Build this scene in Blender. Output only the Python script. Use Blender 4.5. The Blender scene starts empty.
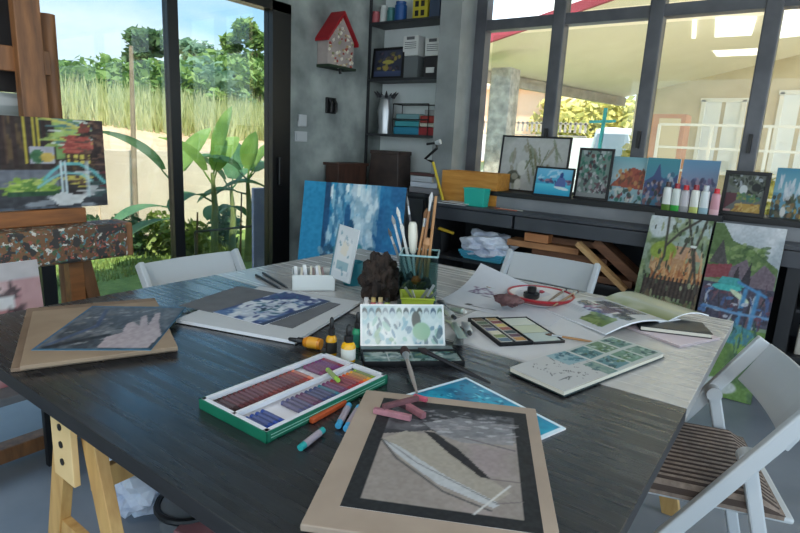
import bpy, bmesh, math, random
import numpy as np
from mathutils import Vector, Matrix
random.seed(7)
RNG = np.random.default_rng(11)
SC = bpy.context.scene
COL = SC.collection
R = math.radians

# ------------------------------------------------------------------ camera
FPX, YAW, PITCH, ROLL, CZ, TT = 560.9, R(35.654), R(12.401), R(2.955), 1.29, 0.74
_f = Vector((-math.sin(YAW)*math.cos(PITCH), math.cos(YAW)*math.cos(PITCH), -math.sin(PITCH)))
_r = Vector((math.cos(YAW), math.sin(YAW), 0)); _u = _r.cross(_f)
RT = math.cos(ROLL)*_r + math.sin(ROLL)*_u
UP = -math.sin(ROLL)*_r + math.cos(ROLL)*_u
cam_d = bpy.data.cameras.new('camera'); cam = bpy.data.objects.new('camera', cam_d); COL.objects.link(cam)
cam_d.sensor_width = 36; cam_d.lens = FPX/800*36; cam_d.clip_start = .02; cam_d.clip_end = 400
M = Matrix((RT, UP, -_f)).transposed().to_4x4(); M.translation = Vector((0, 0, CZ)); cam.matrix_world = M
SC.camera = cam

def ray(x, y): return RT*((x-400)/FPX) - UP*((y-266.5)/FPX) + _f
def tz(x, y, z=TT): q = ray(x, y); return q*((z-CZ)/q.z) + Vector((0, 0, CZ))
def ty(x, y, Y): q = ray(x, y); return q*(Y/q.y) + Vector((0, 0, CZ))
def tx(x, y, X): q = ray(x, y); return q*(X/q.x) + Vector((0, 0, CZ))
V = Vector

# ------------------------------------------------------------------ colours / materials
def lin(c):
    if isinstance(c, str): c = tuple(int(c[i:i+2], 16) for i in (0, 2, 4))
    return tuple(((v/255)/12.92 if v/255 <= .04045 else ((v/255+.055)/1.055)**2.4) for v in c)
_m = {}
def mat(name, c, c2=None, scale=8, rough=.6, metal=0, bump=0, spec=.5, stretch=None, detail=4, alpha=None, coat=0, c3=None, trans=0, sss=0):
    if name in _m: return _m[name]
    m = bpy.data.materials.new(name); m.use_nodes = True; nt = m.node_tree; b = nt.nodes['Principled BSDF']
    b.inputs['Roughness'].default_value = rough; b.inputs['Metallic'].default_value = metal
    b.inputs['Specular IOR Level'].default_value = spec; b.inputs['Coat Weight'].default_value = coat
    b.inputs['Transmission Weight'].default_value = trans
    b.inputs['Base Color'].default_value = (*lin(c), 1)
    if c2 or bump:
        tc = nt.nodes.new('ShaderNodeTexCoord'); mp = nt.nodes.new('ShaderNodeMapping'); n = nt.nodes.new('ShaderNodeTexNoise')
        n.inputs['Scale'].default_value = scale; n.inputs['Detail'].default_value = detail
        if stretch: mp.inputs['Scale'].default_value = stretch
        nt.links.new(tc.outputs['Object'], mp.inputs[0]); nt.links.new(mp.outputs[0], n.inputs['Vector'])
        if c2:
            r = nt.nodes.new('ShaderNodeValToRGB'); r.color_ramp.elements[0].position = .32; r.color_ramp.elements[1].position = .68
            r.color_ramp.elements[0].color = (*lin(c), 1); r.color_ramp.elements[1].color = (*lin(c2), 1)
            if c3:
                e = r.color_ramp.elements.new(.5); e.color = (*lin(c3), 1)
            nt.links.new(n.outputs['Fac'], r.inputs[0]); nt.links.new(r.outputs[0], b.inputs['Base Color'])
        if bump:
            bp = nt.nodes.new('ShaderNodeBump'); bp.inputs['Strength'].default_value = bump; bp.inputs['Distance'].default_value = .01
            nt.links.new(n.outputs['Fac'], bp.inputs['Height']); nt.links.new(bp.outputs[0], b.inputs['Normal'])
    _m[name] = m; return m
def art_mat(name, rough=.5, spec=.4, coat=0):
    if name in _m: return _m[name]
    m = bpy.data.materials.new(name); m.use_nodes = True; nt = m.node_tree; b = nt.nodes['Principled BSDF']
    a = nt.nodes.new('ShaderNodeAttribute'); a.attribute_name = 'Col'
    nt.links.new(a.outputs['Color'], b.inputs['Base Color']); b.inputs['Roughness'].default_value = rough
    b.inputs['Specular IOR Level'].default_value = spec; b.inputs['Coat Weight'].default_value = coat
    _m[name] = m; return m
def glass_mat(name, tint, gloss=.08, rough=.0):
    if name in _m: return _m[name]
    m = bpy.data.materials.new(name); m.use_nodes = True; nt = m.node_tree; nt.nodes.remove(nt.nodes['Principled BSDF'])
    t = nt.nodes.new('ShaderNodeBsdfTransparent'); t.inputs[0].default_value = (*lin(tint), 1)
    g = nt.nodes.new('ShaderNodeBsdfGlossy'); g.inputs['Roughness'].default_value = rough
    mx = nt.nodes.new('ShaderNodeMixShader'); mx.inputs[0].default_value = gloss
    nt.links.new(t.outputs[0], mx.inputs[1]); nt.links.new(g.outputs[0], mx.inputs[2])
    nt.links.new(mx.outputs[0], nt.nodes['Material Output'].inputs[0]); _m[name] = m; return m

CONC = mat('polished_concrete', (98,106,105), (176,184,180), 2.6, .5, bump=.25, detail=10, c3=(138,146,144))
CONC2 = mat('pillar_concrete', (118,123,124), (150,155,156), 3, .6, bump=.15, detail=8)
FLOORM = mat('cement_floor', (104,110,118), (134,140,148), 1.7, .35, bump=.08, detail=8)
CEILM = mat('ceiling_paint', (205,207,206), rough=.9)
ALUB = mat('black_aluminium', (22,22,24), rough=.35, metal=.3)
ALUG = mat('grey_aluminium', (72,74,80), (92,94,100), 5, .45, metal=.2)
def streak_rough(m, lo, hi, coat):
    nt = m.node_tree; b = nt.nodes['Principled BSDF']; tcn = nt.nodes.new('ShaderNodeTexCoord'); mp = nt.nodes.new('ShaderNodeMapping'); mp.inputs['Scale'].default_value = (.5, 9, 1)
    n = nt.nodes.new('ShaderNodeTexNoise'); n.inputs['Scale'].default_value = 5; n.inputs['Detail'].default_value = 6; r = nt.nodes.new('ShaderNodeMapRange')
    r.inputs['From Min'].default_value = .38; r.inputs['From Max'].default_value = .62; r.inputs['To Min'].default_value = lo; r.inputs['To Max'].default_value = hi
    nt.links.new(tcn.outputs['Object'], mp.inputs[0]); nt.links.new(mp.outputs[0], n.inputs[0]); nt.links.new(n.outputs['Fac'], r.inputs['Value'])
    nt.links.new(r.outputs[0], b.inputs['Roughness']); nt.links.new(r.outputs[0], b.inputs['Coat Roughness']); b.inputs['Coat Weight'].default_value = coat
def wood_table():
    m = mat('black_stained_wood', (24,25,28), (44,45,49), 14, .27, bump=.10, stretch=(.9, 14, 14), detail=7, spec=.55)
    streak_rough(m, .20, .36, .5); return m
TBLK = wood_table()
TEDGE = mat('black_table_edge', (20,20,23), (30,30,34), 10, .5, stretch=(1, 10, 10))
TGRY = mat('grey_laminate', (176,174,172), (184,182,180), 10, .25, bump=.015, stretch=(.8, 10, 10), detail=6)
PINE = mat('pine_wood', (176,132,74), (205,164,102), 6, .5, stretch=(6, 6, .8), bump=.05)
PINEX = mat('pine_wood_edge', (214,180,122), (228,198,146), 6, .5)
streak_rough(TGRY, .18, .3, .3)
EASELW = mat('easel_wood', (96,62,36), (138,92,54), 7, .55, stretch=(5, 5, .8), bump=.1)
EASELH = mat('easel_ledge_wood', (112,66,28), (150,92,42), 7, .5, stretch=(5, .8, 5), bump=.1)
WHITE = mat('white_lacquer', (184,188,191), rough=.38)
WHITEP = mat('white_paper', (222,223,226), (230,231,233), 20, .7)
CREAMP = mat('cream_paper', (212,206,190), rough=.8)
KRAFT = mat('hardboard', (132,112,92), (158,137,114), 5, .75, bump=.05)
KRAFTD = mat('hardboard_edge', (72,54,40), rough=.8)
GREYSH = mat('grey_card', (92,93,96), (102,103,106), 20, .8)
BLACKM = mat('matt_black', (18,18,20), rough=.5)
BLKRUB = mat('black_rubber', (14,14,15), rough=.4)
CONSOLE = mat('console_charcoal', (52,54,60), (66,68,74), 5, .42)
CONSOLED = mat('console_dark', (30,31,35), rough=.55)
SILV = mat('brushed_silver', (176,180,184), rough=.3, metal=.85)
RED = mat('red_paint', (168,24,34), (142,18,30), 8, .45)
ART = art_mat('painted_surface', .55, .35)
ARTG = art_mat('glossy_print', .22, .5)
DARKBR = mat('dark_brown_wood', (58,36,28), (78,50,38), 6, .5, stretch=(4, 4, .8))
def cm(c, rough=.5, **k):
    n = 'paint_%02x%02x%02x_%d' % (*c, int(rough*100)); return mat(n, c, rough=rough, **k)

# ------------------------------------------------------------------ mesh builder
class MB:
    def __init__(s): s.v = []; s.f = []; s.mi = []; s.cur = 0
    def m(s, i): s.cur = i; return s
    def add(s, vs, fs):
        b = len(s.v); s.v += [tuple(p) for p in vs]
        for q in fs: s.f.append(tuple(b+i for i in q)); s.mi.append(s.cur)
        return s
    def obox(s, O, A, B, C):
        O, A, B, C = V(O), V(A), V(B), V(C)
        vs = [O, O+A, O+A+B, O+B, O+C, O+A+C, O+A+B+C, O+B+C]
        fs = [(0,3,2,1), (4,5,6,7), (0,1,5,4), (1,2,6,5), (2,3,7,6), (3,0,4,7)]
        if A.cross(B).dot(C) < 0: fs = [q[::-1] for q in fs]
        return s.add(vs, fs)
    def box(s, c, d, rz=0, rx=0, ry=0):
        m = Matrix.Rotation(rz, 3, 'Z') @ Matrix.Rotation(ry, 3, 'Y') @ Matrix.Rotation(rx, 3, 'X')
        A, B, C = m @ V((d[0],0,0)), m @ V((0,d[1],0)), m @ V((0,0,d[2]))
        return s.obox(V(c)-(A+B+C)/2, A, B, C)
    def bar(s, p0, p1, w, t, side=None):
        p0, p1 = V(p0), V(p1); d = (p1-p0).normalized()
        a = V(side) if side else (V((0,0,1)) if abs(d.z) < .9 else V((1,0,0)))
        a = (a - d*a.dot(d)).normalized(); b = d.cross(a)
        return s.obox(p0-a*w/2-b*t/2, a*w, b*t, p1-p0)
    def cyl(s, p0, p1, r0, r1=None, n=14, cap=True):
        return s.tube([p0, p1], [r0, r0 if r1 is None else r1], n, cap)
    def tube(s, pts, r, n=10, cap=True):
        pts = [V(p) for p in pts]; k = len(pts); rr = r if isinstance(r, (list, tuple)) else [r]*k
        b = len(s.v); ref = None
        for i, p in enumerate(pts):
            d = (pts[min(i+1, k-1)] - pts[max(i-1, 0)]).normalized()
            if ref is None: ref = V((0,0,1)) if abs(d.z) < .9 else V((1,0,0))
            a = (ref - d*ref.dot(d)).normalized(); c = d.cross(a); ref = a
            for j in range(n):
                t = 2*math.pi*j/n; s.v.append(tuple(p + (a*math.cos(t)+c*math.sin(t))*rr[i]))
        for i in range(k-1):
            for j in range(n):
                s.f.append((b+i*n+j, b+i*n+(j+1)%n, b+(i+1)*n+(j+1)%n, b+(i+1)*n+j)); s.mi.append(s.cur)
        if cap:
            s.f.append(tuple(b+j for j in reversed(range(n)))); s.mi.append(s.cur)
            s.f.append(tuple(b+(k-1)*n+j for j in range(n))); s.mi.append(s.cur)
        return s
    def lathe(s, prof, c=(0,0,0), n=20):
        b = len(s.v); k = len(prof)
        for r, z in prof:
            for j in range(n):
                t = 2*math.pi*j/n; s.v.append((c[0]+r*math.cos(t), c[1]+r*math.sin(t), c[2]+z))
        for i in range(k-1):
            for j in range(n):
                s.f.append((b+i*n+j, b+i*n+(j+1)%n, b+(i+1)*n+(j+1)%n, b+(i+1)*n+j)); s.mi.append(s.cur)
        return s
    def prism(s, poly, z0, z1):
        n = len(poly); vs = [(x, y, z0) for x, y in poly] + [(x, y, z1) for x, y in poly]
        fs = [tuple(reversed(range(n))), tuple(range(n, 2*n))] + [(i, (i+1)%n, n+(i+1)%n, n+i) for i in range(n)]
        return s.add(vs, fs)
    def ext(s, poly, vec):   # polygon of 3d points extruded by vec
        n = len(poly); P = [V(p) for p in poly]; vec = V(vec)
        fs = [tuple(reversed(range(n))), tuple(range(n, 2*n))] + [(i, (i+1)%n, n+(i+1)%n, n+i) for i in range(n)]
        return s.add(P + [p+vec for p in P], fs)
    def build(s, name, m, parent=None, bevel=0, smooth=False, loc=None, subs=0):
        me = bpy.data.meshes.new(name)
        off = V(loc) if loc is not None else V((0,0,0))
        me.from_pydata([tuple(V(p)-off) for p in s.v], [], s.f); me.validate(); me.update()
        ms = m if isinstance(m, (list, tuple)) else [m]
        for x in ms: me.materials.append(x)
        if len(ms) > 1 and len(me.polygons) == len(s.mi): me.polygons.foreach_set('material_index', s.mi)
        bm = bmesh.new(); bm.from_mesh(me); bmesh.ops.recalc_face_normals(bm, faces=bm.faces); bm.to_mesh(me); bm.free()
        if smooth:
            me.polygons.foreach_set('use_smooth', [True]*len(me.polygons)); me.set_sharp_from_angle(angle=R(42))
        o = bpy.data.objects.new(name, me); COL.objects.link(o)
        if loc is not None: o.location = loc
        if bevel:
            b = o.modifiers.new('bevel', 'BEVEL'); b.width = bevel; b.segments = 2; b.limit_method = 'ANGLE'
        if subs:
            u = o.modifiers.new('sub', 'SUBSURF'); u.levels = u.render_levels = subs
        if parent: o.parent = parent
        return o
def tag(o, label=None, cat=None, group=None, kind=None):
    if label: o['label'] = label
    if cat: o['category'] = cat
    if group: o['group'] = group
    if kind: o['kind'] = kind
    return o
def thing(name, label, cat, loc=(0,0,0), rz=0, group=None):
    o = bpy.data.objects.new(name, None); COL.objects.link(o); o.location = loc; o.rotation_euler = (0,0,rz); o.empty_display_size = .05
    return tag(o, label, cat, group)
def struct(name, mb, m, parent=None, **k):
    o = mb.build(name, m, parent, **k)
    if parent is None: o['kind'] = 'structure'
    return o
def copy_tree(o, parent=None):
    c = o.copy(); COL.objects.link(c); c.parent = parent
    for ch in o.children: copy_tree(ch, c)
    return c
def single(name, mb, m, label, cat, loc=None, group=None, **k):
    return tag(mb.build(name, m, None, loc=loc, **k), label, cat, group)

# ------------------------------------------------------------------ painted pictures
def vnoise(W, H, sx, sy, seed):
    g = np.random.default_rng(seed).random((int(sy)+3, int(sx)+3))
    x = np.linspace(0, sx, W); y = np.linspace(0, sy, H); xi = x.astype(int); yi = y.astype(int)
    fx = x-xi; fy = y-yi; fx = fx*fx*(3-2*fx); fy = fy*fy*(3-2*fy)
    a = g[yi][:, xi]; b = g[yi][:, xi+1]; c = g[yi+1][:, xi]; d = g[yi+1][:, xi+1]
    return (a*(1-fx)+b*fx)*(1-fy)[:, None] + (c*(1-fx)+d*fx)*fy[:, None]
class Art:
    def __init__(s, W, H, c=(200,200,200), seed=1):
        s.W, s.H, s.rs = W, H, np.random.default_rng(seed); s.seed = seed
        s.img = np.zeros((H, W, 3)); s.img[:] = c; s.u, s.v = np.meshgrid(np.linspace(0, 1, W), np.linspace(0, 1, H))
    def put(s, mask, c): mask = np.clip(mask, 0, 1)[..., None]; s.img = s.img*(1-mask) + np.array(c)*mask; return s
    def rect(s, u0, v0, u1, v1, c): return s.put(((s.u >= u0)&(s.u <= u1)&(s.v >= v0)&(s.v <= v1)).astype(float), c)
    def grad(s, c0, c1, v0=0, v1=1, ax='v', u0=0, u1=1):
        w = s.v if ax == 'v' else s.u; a, b = (v0, v1) if ax == 'v' else (u0, u1)
        t = np.clip((w-a)/(b-a), 0, 1)[..., None]; col = np.array(c0)*(1-t)+np.array(c1)*t
        k = ((s.v >= v0)&(s.v <= v1)&(s.u >= u0)&(s.u <= u1))[..., None]; s.img = np.where(k, col, s.img); return s
    def poly(s, pts, c, a=1):
        ins = np.zeros((s.H, s.W), bool); n = len(pts)
        for i in range(n):
            x0, y0 = pts[i]; x1, y1 = pts[(i+1) % n]
            if y0 == y1: continue
            cnd = ((y0 > s.v) != (y1 > s.v)) & (s.u < (x1-x0)*(s.v-y0)/(y1-y0)+x0); ins ^= cnd
        return s.put(ins*a, c)
    def line(s, pts, w, c, a=1):
        m = np.zeros((s.H, s.W)); asp = s.H/s.W
        for (x0, y0), (x1, y1) in zip(pts[:-1], pts[1:]):
            dx, dy = x1-x0, (y1-y0)*asp; L = dx*dx+dy*dy+1e-9
            t = np.clip(((s.u-x0)*dx+(s.v-y0)*asp*dy)/L, 0, 1)
            d = np.hypot(s.u-x0-t*dx, (s.v-y0)*asp-t*dy); m = np.maximum(m, np.clip(1.5-d/w, 0, 1))
        return s.put(m*a, c)
    def ell(s, x, y, rx, ry, c, a=1, rot=0):
        X = s.u-x; Y = s.v-y; co, si = math.cos(rot), math.sin(rot)
        d = np.hypot((X*co+Y*si)/rx, (-X*si+Y*co)/ry); return s.put(np.clip((1.15-d)*6, 0, 1)*a, c)
    def dabs(s, n, reg, cols, rx=(.01,.03), ry=(.01,.03), a=.85, rot=(0, 3.1)):
        for _ in range(n):
            s.ell(s.rs.uniform(reg[0], reg[2]), s.rs.uniform(reg[1], reg[3]), s.rs.uniform(*rx), s.rs.uniform(*ry), cols[s.rs.integers(len(cols))], a, s.rs.uniform(*rot))
        return s
    def cloud(s, c, sx, sy, thr=.5, soft=5, a=1, reg=None, seed=0):
        n = vnoise(s.W, s.H, sx, sy, s.seed*31+seed)*.65 + vnoise(s.W, s.H, sx*2.3, sy*2.3, s.seed*31+seed+7)*.35
        m = np.clip((n-thr)*soft, 0, 1)*a
        if reg: m = m*((s.u >= reg[0])&(s.u <= reg[2])&(s.v >= reg[1])&(s.v <= reg[3]))
        return s.put(m, c)
    def grain(s, amt=10, sc=1):
        n = vnoise(s.W, s.H, s.W/(2*sc), s.H/(2*sc), s.seed+99)-.5; s.img = s.img + (n*2*amt)[..., None]; return s
def picmesh(name, art, P, Q, T, parent=None, thick=.0, side=None, m=None, loc=None, curl=None):
    """grid facing (Q-P)x(T-P); P bottom-left, Q bottom-right, T top-left"""
    P, Q, T = V(P), V(Q), V(T); n = (Q-P).cross(T-P).normalized(); off = V(loc) if loc is not None else V((0,0,0))
    W, H = art.W, art.H; vs = []
    for j in range(H):
        for i in range(W):
            p = P + (Q-P)*(i/(W-1)) + (T-P)*(j/(H-1))
            if curl: p = p + n*curl(i/(W-1), j/(H-1))
            vs.append(tuple(p-off))
    fs = [(j*W+i, j*W+i+1, (j+1)*W+i+1, (j+1)*W+i) for j in range(H-1) for i in range(W-1)]; nf = len(fs)
    if thick:
        rim = [j*W for j in range(H)] ; ring = list(range(W)) + [j*W+W-1 for j in range(1, H)] + [(H-1)*W+i for i in range(W-2, -1, -1)] + [j*W for j in range(H-2, 0, -1)]
        b = len(vs)
        for k in ring: vs.append(tuple(V(vs[k]) - n*thick))
        L = len(ring)
        for k in range(L): fs.append((ring[k], b+k, b+(k+1) % L, ring[(k+1) % L]))
        if curl:
            o2 = len(vs)
            for k in range(W*H): vs.append(tuple(V(vs[k]) - n*thick))
            fs += [(o2+q[3], o2+q[2], o2+q[1], o2+q[0]) for q in fs[:nf]]
        else: fs.append(tuple(reversed([b+k for k in range(L)])))
    me = bpy.data.meshes.new(name); me.from_pydata(vs, [], fs); me.update()
    me.materials.append(m or ART); me.materials.append(side or WHITEP)
    idx = [0]*nf + [1]*(len(fs)-nf); me.polygons.foreach_set('material_index', idx)
    ca = me.color_attributes.new('Col', 'FLOAT_COLOR', 'POINT')
    gm = art.img.mean(axis=2, keepdims=True); c = np.clip((gm+(art.img-gm)*getattr(art,'sat',.76))*getattr(art,'val',.88), 0, 255)/255; c = np.where(c <= .04045, c/12.92, ((c+.055)/1.055)**2.4).reshape(-1, 3)
    full = np.ones((len(vs), 4)); full[:W*H, :3] = c; ca.data.foreach_set('color', full.astype(np.float32).ravel())
    if curl: me.polygons.foreach_set('use_smooth', [True]*len(me.polygons)); me.set_sharp_from_angle(angle=R(40))
    o = bpy.data.objects.new(name, me); COL.objects.link(o)
    if loc is not None: o.location = loc
    if parent: o.parent = parent
    return o
def canvas(name, art, P, Q, T, label, cat='painting', thick=.018, side=None, group=None, m=None):
    P, Q, T = V(P), V(Q), V(T); n = (Q-P).cross(T-P).normalized()
    t = thing(name, label, cat, (P+Q)/2, 0, group)
    mb = MB(); mb.obox(P-n*.0015, Q-P, T-P, -n*thick); mb.build('stretcher', side or WHITEP, t, loc=(P+Q)/2).location = (0,0,0)
    o = picmesh('painted_face', art, P, Q, T, t, m=m, loc=(P+Q)/2); o.location = (0,0,0)
    return t
def framed(name, art, P, Q, T, label, border=.02, depth=.02, fm=None, cat='framed picture', m=None):
    P, Q, T = V(P), V(Q), V(T); n = (Q-P).cross(T-P).normalized(); u = (Q-P); v = (T-P); un, vn = u.normalized(), v.normalized()
    L = (P+Q)/2; t = thing(name, label, cat, L)
    mb = MB(); b = border
    mb.obox(P-n*depth, u, vn*b, n*depth); mb.obox(P+v-vn*b-n*depth, u, vn*b, n*depth)
    mb.obox(P+vn*b-n*depth, un*b, v-vn*2*b, n*depth); mb.obox(P+vn*b+u-un*b-n*depth, un*b, v-vn*2*b, n*depth)
    mb.build('frame', fm or BLACKM, t, loc=L, bevel=.001).location = (0,0,0)
    P2 = P+un*b+vn*b; Q2 = P+u-un*b+vn*b; T2 = P+v-vn*b+un*b
    k = picmesh('picture', art, P2-n*depth*.4, Q2-n*depth*.4, T2-n*depth*.4, t, thick=depth*.3, m=m, loc=L, side=KRAFTD); k.location = (0,0,0)
    return t
def rect3(A, B, C, w=None, h=None):
    """A corner, B along width, C roughly along height -> squared-up P,Q,T"""
    A, B, C = V(A), V(B), V(C); u = (B-A); w = w or u.length; u.normalize()
    v = (C-A); v = v - u*v.dot(u); h = h or v.length; v.normalize(); return A, A+u*w, A+v*h
def stand(cx, y, z, w, h, rz=0, lean=R(8)):
    """picture standing at (cx,y,z), facing -Y turned by rz, leaning back"""
    u = V((math.cos(rz), math.sin(rz), 0)); bk = V((-math.sin(rz), math.cos(rz), 0))
    v = V((0,0,1))*math.cos(lean)+bk*math.sin(lean); P = V((cx, y, z))-u*w/2
    return P, P+u*w, P+v*h
def part(name, mb, m, t, **k):      # world-coordinate builder under thing t (unrotated)
    o = mb.build(name, m, t, loc=t.location.copy(), **k); o.location = (0,0,0); return o

# ================================================================== SETTING
XL, YW, ZC = -3.5, 4.38, 2.85
GZ = -.12
struct('floor', MB().box((0.2,.5,-.03), (7.5,9.2,.06)), FLOORM)
struct('ceiling', MB().box((0.0,.3,ZC+.06), (7.8,9.4,.12)), CEILM)
DY0, DY1, DH = -.6, 3.225, 2.28
w = MB(); w.box((XL-.08,(DY1+YW+.1)/2,ZC/2), (.16,YW+.1-DY1,ZC)); w.box((XL-.08,(DY0+DY1)/2,(DH+ZC)/2), (.16,DY1-DY0,ZC-DH)); w.box((XL-.08,-2.4,ZC/2), (.16,3.6,ZC))
struct('wall_left', w, CONC)
# wall with the long window: low wall, pillar, alcove back
SX0 = -2.68
w = MB(); w.box(((SX0+3.6)/2,YW+.07,.42), (3.6-SX0,.14,.84)); w.box(((SX0+3.6)/2,YW+.07,2.77), (3.6-SX0,.14,.16))
w.box(((XL+SX0)/2-.08,YW+.12,ZC/2), (SX0-XL+.16,.1,ZC))
struct('wall_back', w, CONC)
struct('trim_1', MB().box((SX0+.1,(4.19+YW)/2,ZC/2), (.2,YW-4.19+.14,ZC), ), CONC2)     # pillar beside the alcove
# sliding door
dr = MB()
for y0, y1, t in ((3.04,3.225,.1), (DY0,DY0+.08,.1)): dr.box((XL-.02,(y0+y1)/2,DH/2), (t,y1-y0,DH))
dr.box((XL-.02,(DY0+DY1)/2,DH-.03), (.1,DY1-DY0,.07)); dr.box((XL-.02,(DY0+DY1)/2,.02), (.1,DY1-DY0,.04))
d1 = struct('door_1', dr, ALUB)
gp = MB()
for y in (2.19, 1.34, .3): gp.box((XL-.02,y+.036,DH/2), (.06,.075,DH-.06))
s = gp.build('sash', ALUB, d1)
GLS = glass_mat('door_glass', (208,214,216), .05)
for a, b in ((2.265,3.04), (1.415,2.19), (.375,1.34), (DY0+.08,.3)):
    MB().box((XL-.02,(a+b)/2,DH/2), (.006,b-a,DH-.1)).build('glass_pane', GLS, d1)
MB().box((XL+.045,3.1,1.02), (.03,.03,.22)).build('door_handle', ALUB, d1, bevel=.006)
# long window: frame, mullions, transom; each light its own pane
WZ0, WZ1 = .84, 2.69
TR0, TR1 = 2.23, 2.31
mul = [-2.49, -1.77, -1.07, -.38, .34, 1.05, 1.8]
fr = MB(); fr.box(((SX0+.2+3.6)/2,YW+.05,WZ1-.02), (3.6-SX0-.2,.09,.05)); fr.box(((SX0+.2+3.6)/2,YW+.05,WZ0+.03), (3.6-SX0-.2,.09,.06)); fr.box((-2.435,YW+.03,1.77), (.1,.1,1.85))
wn = struct('window_1', fr, ALUG)
MB().box(((SX0+.2+3.6)/2,YW+.045,(TR0+TR1)/2), (3.6-SX0-.2,.1,TR1-TR0)).build('transom', ALUG, wn)
for x in mul[1:]:
    MB().box((x,YW+.04,(WZ0+WZ1)/2), (.098,.11,WZ1-WZ0)).build('mullion', ALUG, wn, bevel=.008)
    h = MB(); h.box((x,YW-.03,1.40), (.022,.03,.12)); h.build('window_latch', BLACKM, wn)
WG = glass_mat('window_glass', (244,245,240), .04)
xs = [-2.39]+mul[1:]+[3.6]
for a, b in zip(xs[:-1], xs[1:]):
    MB().box(((a+b)/2,YW+.05,(WZ0+TR0)/2), (b-a-.09,.005,TR0-WZ0-.06)).build('glass_pane', WG, wn)
    MB().box(((a+b)/2,YW+.05,(TR1+WZ1)/2), (b-a-.09,.005,WZ1-TR1-.04)).build('glass_pane', WG, wn)

# ================================================================== OUTSIDE, seen through the door
DIRT = mat('dry_soil', (196,160,124), (220,190,152), 3, .95, bump=.3, detail=8)
LAWN = mat('lawn', (92,118,50), (140,158,78), 9, .95, bump=.3)
PAVE = mat('yard_paving', (196,192,186), (222,216,208), 2, .9)
FENCE = mat('cream_render', (222,200,174), (236,216,190), 2.5, .9)
g = MB(); g.box((-13,3,GZ-.05), (19,40,.1)); struct('floor_garden', g, LAWN)
g = MB(); g.box((5.5,15,GZ-.05), (18,21,.1)); struct('floor_yard', g, PAVE)
FX = -6.9
fw = MB(); fw.box((FX-.07,3.0,.42), (.14,16,1.22))
fw.box((FX-.02,2.0+1.38,.45), (.1,.09,1.25)); fw.box((FX+.0,2.95,.96), (.08,.8,.05)); fw.box((FX+.0,2.95,.5),(.05,.8,.03))
struct('wall_garden', fw, FENCE)
bk = MB(); nb = 24
def bank_z(x, y): return .93 + (FX-.2-x)*.10 + .12*math.sin(x*1.3+y*.7)
vs = []; fs = []
for i in range(nb+1):
    for j in range(nb+1):
        x = FX-.14 - i*.9; y = -9 + j*1.3; vs.append((x, y, bank_z(x, y)))
for i in range(nb):
    for j in range(nb): a = i*(nb+1)+j; fs.append((a, a+1, a+nb+2, a+nb+1))
bk.add(vs, fs); struct('floor_bank', bk, DIRT)

def leaf_mat(n, c, c2, tr=.35):
    if n in _m: return _m[n]
    m = bpy.data.materials.new(n); m.use_nodes = True; nt = m.node_tree; b = nt.nodes['Principled BSDF']
    tc = nt.nodes.new('ShaderNodeTexCoord'); nz = nt.nodes.new('ShaderNodeTexNoise'); nz.inputs['Scale'].default_value = 3.5
    r = nt.nodes.new('ShaderNodeValToRGB'); r.color_ramp.elements[0].position = .35; r.color_ramp.elements[1].position = .65
    r.color_ramp.elements[0].color = (*lin(c), 1); r.color_ramp.elements[1].color = (*lin(c2), 1)
    nt.links.new(tc.outputs['Object'], nz.inputs[0]); nt.links.new(nz.outputs[0], r.inputs[0]); nt.links.new(r.outputs[0], b.inputs['Base Color'])
    b.inputs['Roughness'].default_value = .55
    t = nt.nodes.new('ShaderNodeBsdfTranslucent'); nt.links.new(r.outputs[0], t.inputs[0])
    mx = nt.nodes.new('ShaderNodeMixShader'); mx.inputs[0].default_value = tr
    nt.links.new(b.outputs[0], mx.inputs[1]); nt.links.new(t.outputs[0], mx.inputs[2]); nt.links.new(mx.outputs[0], nt.nodes['Material Output'].inputs[0])
    _m[n] = m; return m
def leaf_blob(mb, c, r, n, s, rnd):
    for _ in range(n):
        d = V((rnd.gauss(0,1), rnd.gauss(0,1), rnd.gauss(0,1))).normalized()*(rnd.random()**.4)
        p = V(c)+V((d.x*r[0], d.y*r[1], d.z*r[2])); k = s*rnd.uniform(.6,1.4)
        a = V((rnd.uniform(-1,1), rnd.uniform(-1,1), rnd.uniform(-.6,.6))).normalized(); b = a.orthogonal().normalized(); b.rotate(Matrix.Rotation(rnd.uniform(0,3), 3, a))
        mb.add([p-a*k, p+b*k*.45, p+a*k, p-b*k*.45], [(0,1,2,3)])
LG = [leaf_mat('leaf_green', (100,134,66), (156,182,100)), leaf_mat('leaf_dark', (84,116,78), (122,150,96)), leaf_mat('leaf_blue_green', (116,150,118), (156,182,144)), leaf_mat('leaf_yellow_green', (128,146,66), (176,186,104))]
BARK = mat('tree_bark', (104,88,70), (134,116,94), 6, .9)
def tree(px, ybase, X, htop, wid, kind, label, seed, crown=.55, name='leafy_tree', group=None, n=900, leaf=.22, blobs=7):
    rnd = random.Random(seed); b = tx(px, ybase, X); b.z = bank_z(b.x, b.y) if X > FX-21 else b.z
    top = tx(px, htop, X).z; H = top-b.z; t = thing(name, label, 'tree', b, 0, group)
    tr = MB(); tr.tube([(0,0,-.1), (.05*H,.02*H,H*.4), (0,-.03*H,H*.8)], [.035*H**.7,.028*H**.7,.012], 7)
    tr.build('trunk', BARK, t, smooth=True)
    mb = MB()
    for k in range(blobs):
        q = (rnd.uniform(-.5,.5)*wid, rnd.uniform(-.6,.6)*wid, H*(1-crown*rnd.uniform(.15,.95)))
        if k == 0: q = (0,0,H*(1-crown*.25))
        r = wid*rnd.uniform(.28,.45); leaf_blob(mb, q, (r,r,min(r*.7,H*crown*.35)), n//blobs, leaf, rnd)
    mb.build('crown', LG[kind], t); return t
tree(150, 95, -19, 32, 1.15, 1, 'tall umbrella-shaped tree standing apart on the bank behind the bare pole', 3, crown=.42, n=900, leaf=.17)
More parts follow.
